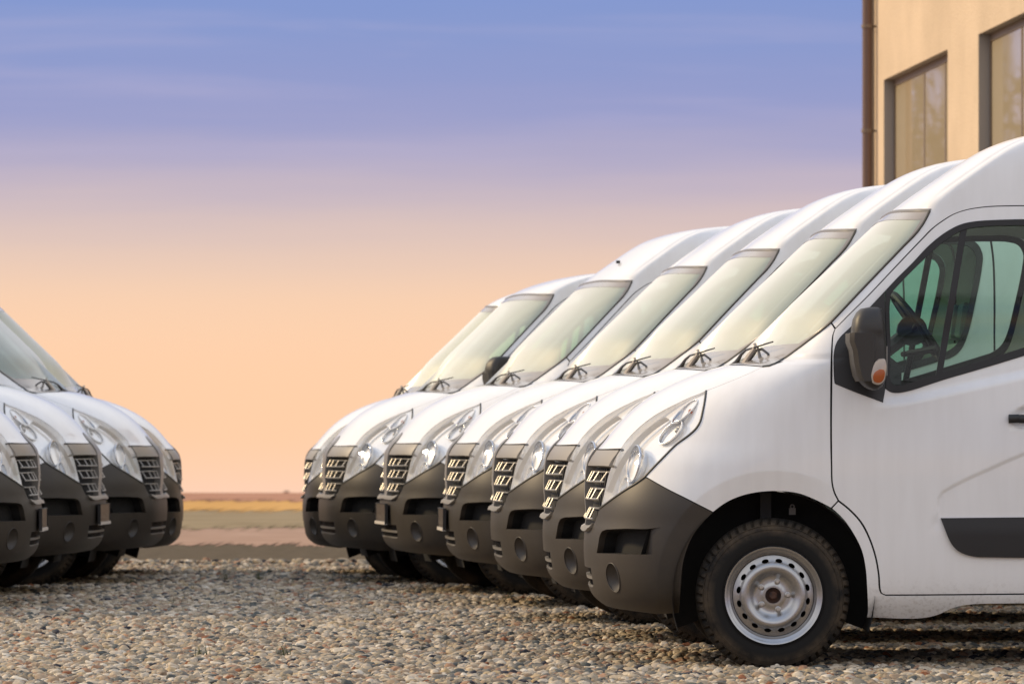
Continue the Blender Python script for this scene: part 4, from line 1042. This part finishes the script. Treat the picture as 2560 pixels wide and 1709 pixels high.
    ip = n.new('GeometryNodeInstanceOnPoints'); l.new(gi.outputs[0], ip.inputs['Points']); l.new(g2i.outputs[0], ip.inputs['Instance']); ip.inputs['Pick Instance'].default_value = True
    ri = n.new('FunctionNodeRandomValue'); ri.data_type = 'INT'; 
    ri.inputs[4].default_value = 0; ri.inputs[5].default_value = 6; l.new(ri.outputs[2], ip.inputs['Instance Index'])
    rv = n.new('FunctionNodeRandomValue'); rv.data_type = 'FLOAT_VECTOR'; rv.inputs[0].default_value = (-.45,-.45,0); rv.inputs[1].default_value = (.45,.45,6.28); rv.inputs['Seed'].default_value = 3
    l.new(rv.outputs[0], ip.inputs['Rotation'])
    na = n.new('GeometryNodeInputNamedAttribute'); na.data_type = 'FLOAT'; na.inputs['Name'].default_value = 'size'; l.new(na.outputs[0], ip.inputs['Scale'])
    l.new(ip.outputs[0], go.inputs[0]); md = o.modifiers.new('scatter', 'NODES'); md.node_group = ng; me.materials.append(m)
stones()
# ---- a few tufts of grass pushing through the gravel
gm = mat('grass_blade', (.07,.085,.03), .6, var=((.16,.14,.06), 30, .4, .7))
def tuft(x, y, n, h, label):
    mb = MB()
    for k in range(n):
        a = random.uniform(0, 6.28); ln = h*random.uniform(.5, 1.1); w = .0022; bx, by = x+random.gauss(0, .018), y+random.gauss(0, .018); lean = random.uniform(.15, .8)
        dx, dy = math.cos(a), math.sin(a); pts = [(bx+dx*ln*lean*t*t, by+dy*ln*lean*t*t, ln*t*(1-.25*lean*t)) for t in (0, .4, .75, 1)]
        px, py = -dy*w, dx*w; V = []
        for i, p in enumerate(pts): q = 1-.8*i/3; V += [(p[0]-px*q, p[1]-py*q, p[2]), (p[0]+px*q, p[1]+py*q, p[2])]
        mb.add(V, [(0,1,3,2),(2,3,5,4),(4,5,7,6)])
    o = mb.build('grass_tuft', gm, None, None, False); tag(o, label, 'grass tuft', 'small grass tufts growing in the gravel')
def gpt(px, py):
    Y = EYE*12530/(py-1107); return (px-1280)/12530*Y, Y
for px, py, n, h, lb in [(508, 1640, 22, .075, 'small green grass tuft in the near gravel, left of the centre line'), (707, 1640, 22, .075, 'small green grass tuft in the near gravel below the sunset gap, right one'),
                         (562, 1450, 30, .10, 'sparse grass tuft near the far edge of the gravel, left of the gap'), (650, 1450, 30, .10, 'sparse grass tuft near the far edge of the gravel, right of the gap'),
                         (330, 1462, 40, .05, 'low weed patch in the gravel in front of the left row'), (1270, 1500, 30, .06, 'low weed tuft in the gravel under the right row of bumpers'), (890, 1462, 40, .05, 'low weed patch in the gravel in front of the far right vans')]:
    x, y = gpt(px, py); tuft(x, y, n, h, lb)
def weeds():
    mb = MB()
    for k in range(900):
        y = random.uniform(31, 40.5); x = random.gauss(-2.0, 2.3)
        if math.sin(x*3.1+y)+math.sin(y*1.7-x*2) < .55: continue
        for j in range(4):
            a = random.uniform(0, 6.28); ln = random.uniform(.02, .06); dx, dy = math.cos(a), math.sin(a); bx, by = x+random.gauss(0, .05), y+random.gauss(0, .05)
            mb.add([(bx-dy*.002, by+dx*.002, 0), (bx+dy*.002, by-dx*.002, 0), (bx+dx*ln*.6, by+dy*ln*.6, .01+ln)], [(0,1,2)])
    o = mb.build('weeds', gm, None, None, False); o['kind'] = 'stuff'; o['label'] = 'thin dry weeds scattered through the far gravel'
weeds()
# far silo on the plain
mb = MB(); mb.box((-225, 5000, -59), (5.0, 5, 22)); s = empty('silo', (-225, 5000, -70)); o = mb.build('tower', mat('far_concrete', (.30,.17,.12), .9), s); o.location = (225, -5000, 70)
mb = MB(); mb.box((-225, 5000, -47.4), (5.6, 5.6, 1.2)); o = mb.build('roof', mat('far_roof', (.22,.13,.10), .9), s); o.location = (225, -5000, 70)
tag(s, 'tiny brownish tower standing on the distant horizon in the gap', 'tower')

# ================= building behind the right row =================
BX0, BSL = 8.23, -.0762
def bp(y, d=0.): 
    x = BX0 + BSL*y; n = math.hypot(1, BSL); return (x + d/n, y - d*BSL/n)     # d: metres into the wall
ZT = 8.2
wm = mat('render_wall', (.58,.465,.335), .9, var=((.68,.545,.395), .8, .35, .65), bump=(38, .7, .012)); wm.node_tree.nodes['Principled BSDF'].inputs['Specular IOR Level'].default_value = .2
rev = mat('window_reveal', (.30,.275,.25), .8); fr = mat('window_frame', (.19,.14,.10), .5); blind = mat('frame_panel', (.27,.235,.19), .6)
bd = empty('building', (*bp(55.5), 0))
def bbuild(mb, name, m, parent=None, **k):
    k['angle'] = 30; o = mb.build(name, m, None, **k); me = o.data
    base_ = Vector((*bp(55.5), 0)); me.transform(Matrix.Translation(-base_)); o.parent = parent or bd
    return o
WIN = [(54.72, 50.45, 2.0, 4.97), (48.62, 44.3, 2.0, 4.97)]
Y0_, Y1_ = 55.5, 41.5
outer = np.array([(0, -.1), (Y0_-Y1_, -.1), (Y0_-Y1_, ZT), (0, ZT)], float)
holes = [np.array([(Y0_-a, z0), (Y0_-b, z0), (Y0_-b, z1), (Y0_-a, z1)], float) for a, b, z0, z1 in WIN]
v, f = cdt(outer, holes, np.zeros((0, 2)))
mb = MB(); mb.add([(*bp(Y0_-t), z) for t, z in v], f); mb.build
c = [(*bp(Y0_), -.1), (*bp(Y0_), ZT), (*bp(Y0_, 9), ZT), (*bp(Y0_, 9), -.1)]; mb.add(c, [(0,1,2,3)])
c = [(*bp(Y1_), -.1), (*bp(Y1_), ZT), (*bp(Y1_, 9), ZT), (*bp(Y1_, 9), -.1)]; mb.add(c, [(0,1,2,3)])
c = [(*bp(Y0_, 9), -.1), (*bp(Y0_, 9), ZT), (*bp(Y1_, 9), ZT), (*bp(Y1_, 9), -.1)]; mb.add(c, [(0,1,2,3)])
bbuild(mb, 'wall', wm, angle=None)
mb = MB(); c = [(*bp(Y0_+.2, -.25), ZT), (*bp(Y1_-.2, -.25), ZT), (*bp(Y1_-.2, 9.2), ZT), (*bp(Y0_+.2, 9.2), ZT)]; mb.loft([c, [(x, y, z+.25) for x, y, z in c]], True, True, True); bbuild(mb, 'roof', fr)
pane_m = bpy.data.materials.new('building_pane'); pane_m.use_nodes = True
b = pane_m.node_tree.nodes['Principled BSDF']; b.inputs['Base Color'].default_value = (.46,.39,.265,1); b.inputs['Roughness'].default_value = .015; b.inputs['IOR'].default_value = 4.0  # cream base colour imitates a bright sky mirrored in the panes
tx = pane_m.node_tree.nodes.new('ShaderNodeTexCoord'); nn = pane_m.node_tree.nodes.new('ShaderNodeTexNoise'); nn.inputs['Scale'].default_value = 1.1; nn.inputs['Detail'].default_value = 1
bpn = pane_m.node_tree.nodes.new('ShaderNodeBump'); bpn.inputs['Distance'].default_value = .012; bpn.inputs['Strength'].default_value = .06
pane_m.node_tree.links.new(tx.outputs['Object'], nn.inputs[0]); pane_m.node_tree.links.new(nn.outputs[0], bpn.inputs['Height']); pass
def wbox(mb, ya, yb, d0, d1, z0, z1):
    c = [(*bp(ya, d0), z0), (*bp(yb, d0), z0), (*bp(yb, d1), z0), (*bp(ya, d1), z0)]; mb.loft([c, [(x, y, z1) for x, y, _ in c]], True, True, True)
for a, b_, z0, z1 in WIN:
    mb = MB(); dep = .17
    for (p, q, zz0, zz1) in ((a, a, z0, z1), (b_, b_, z0, z1)): mb.add([(*bp(p, 0), zz0), (*bp(p, 0), zz1), (*bp(p, dep), zz1), (*bp(p, dep), zz0)], [(0,1,2,3)])
    for zz in (z0, z1): mb.add([(*bp(a, 0), zz), (*bp(b_, 0), zz), (*bp(b_, dep), zz), (*bp(a, dep), zz)], [(0,1,2,3)])
    w = bbuild(mb, 'window', rev, angle=None)
    mb = MB(); wbox(mb, a, a-.05, .108, .165, z0, z1); wbox(mb, b_+.05, b_, .108, .165, z0, z1); wbox(mb, a-.05, b_+.05, .108, .165, z1-.07, z1); wbox(mb, a-.05, b_+.05, .108, .165, z0, z0+.07); bbuild(mb, 'window_frame', fr, w, angle=None)
    mb = MB(); wbox(mb, a-.05, b_+.05, .150, .165, z0+.07, z1-.07); bbuild(mb, 'window_backing', blind, w, angle=None)
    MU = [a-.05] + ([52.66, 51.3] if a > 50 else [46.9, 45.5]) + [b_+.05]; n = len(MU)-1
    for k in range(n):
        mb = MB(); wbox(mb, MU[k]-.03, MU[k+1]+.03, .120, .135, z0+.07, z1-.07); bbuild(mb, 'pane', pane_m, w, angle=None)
        if k: mb = MB(); wbox(mb, MU[k]+.03, MU[k]-.03, .113, .148, z0+.07, z1-.07); bbuild(mb, 'mullion', fr, w, angle=None)
    mb = MB(); wbox(mb, a+.05, b_-.05, -.06, .12, z0-.05, z0); bbuild(mb, 'sill', fr, w, angle=None)
# rain pipe on the corner
pm = mat('rain_pipe', (.15,.095,.075), .5, .2); mb = MB(); x, y = bp(55.28, -.10); mb.tube([(x, y, 0), (x, y, 4), (x, y, ZT)], .055, 14); dp = bbuild(mb, 'downpipe', pm)
for z in (2.3, 3.35, 4.45, 5.6, 6.6):
    mb = MB(); mb.tube([(x, y, z-.02), (x, y, z+.02)], .066, 14); q = bp(55.28, 0); mb.tube([(x, y, z), (q[0], q[1], z)], .012, 6); bbuild(mb, 'pipe_clamp', fr, dp)
mb = MB(); wbox(mb, 55.52, 55.42, -.035, .02, -.1, ZT-.02); bbuild(mb, 'corner_strip', rev, angle=None)
tag(bd, 'ochre rendered building with tall recessed windows behind the right row', 'building')

# ================= bare trees: out of frame, mirrored in the glass =================
bark = mat('bark', (.055,.045,.034), .9, var=((.11,.095,.075), 8, .35, .7))
def bare_tree(x, y, z, h, seed, label, grp):
    rr = random.Random(seed); tr = MB(); cr = MB()
    def limb(mb, p, d, ln, r, depth):
        pts = [Vector(p)]; d = Vector(d).normalized(); n = 4
        for i in range(n):
            d = (d + Vector((rr.gauss(0,.13), rr.gauss(0,.13), rr.gauss(.03,.10)))).normalized(); pts.append(pts[-1] + d*ln/n)
        mb.tube(pts, [r*(1-.55*i/n) for i in range(n+1)], 6 if depth < 2 else 4, False)
        if depth >= 5: return
        for k in range((4 if h > 16 and depth < 3 else 3) if depth else 8):
            i = rr.randint(1 if depth else 2, n); a = rr.uniform(0, 6.28); sp = rr.uniform(.45, .95)
            v = d.orthogonal().normalized(); v.rotate(Matrix.Rotation(a, 3, d)); nd = d*(1-sp*.5) + v*sp
            limb(cr, pts[i], nd, ln*rr.uniform(.5, .75), r*(.64 if h > 16 else .5)*(1-.1*i/n), depth+1)
    e = empty('bare_tree', (x, y, z)); limb(tr, (0,0,0), (0,0,1), h*.55, h*(.026 if h > 16 else .018), 0)
    if y > 100:         # slim crowns, well apart
        k = 6.5/max(abs(p[0]) for p in cr.v); cr.v = [(p[0]*k, p[1]*k, p[2]) for p in cr.v]; tr.v = [(p[0]*k, p[1]*k, p[2]) for p in tr.v]
    tr.build('trunk', bark, e, 60, False); cr.build('crown', bark, e, 60, False); tag(e, label, 'tree', grp)
for i, (x, y, h, lb) in enumerate([(-32.5, 214, 27, 'leafless tree mirrored at the left side of the first building window'), (-35.0, 217, 29, 'thick leafless tree mirrored in the middle of the first building window'), (-37.6, 213, 28, 'leafless tree mirrored near the right side of the first building window'), (-41.5, 217, 28, 'leafless tree mirrored in the second building window')]):
    bare_tree(x, y, -3.0, h, 30+i, lb, 'bare trees mirrored in the building glass')
for i, (x, y, h, lb) in enumerate([(1.2, -17, 11, 'leafless tree mirrored in the nearest van door glass, front part'), (3.4, -20, 12, 'leafless tree mirrored in the nearest van door glass, rear part')]):
    bare_tree(x, y, 0, h, 50+i, lb, 'bare trees mirrored in the van door')
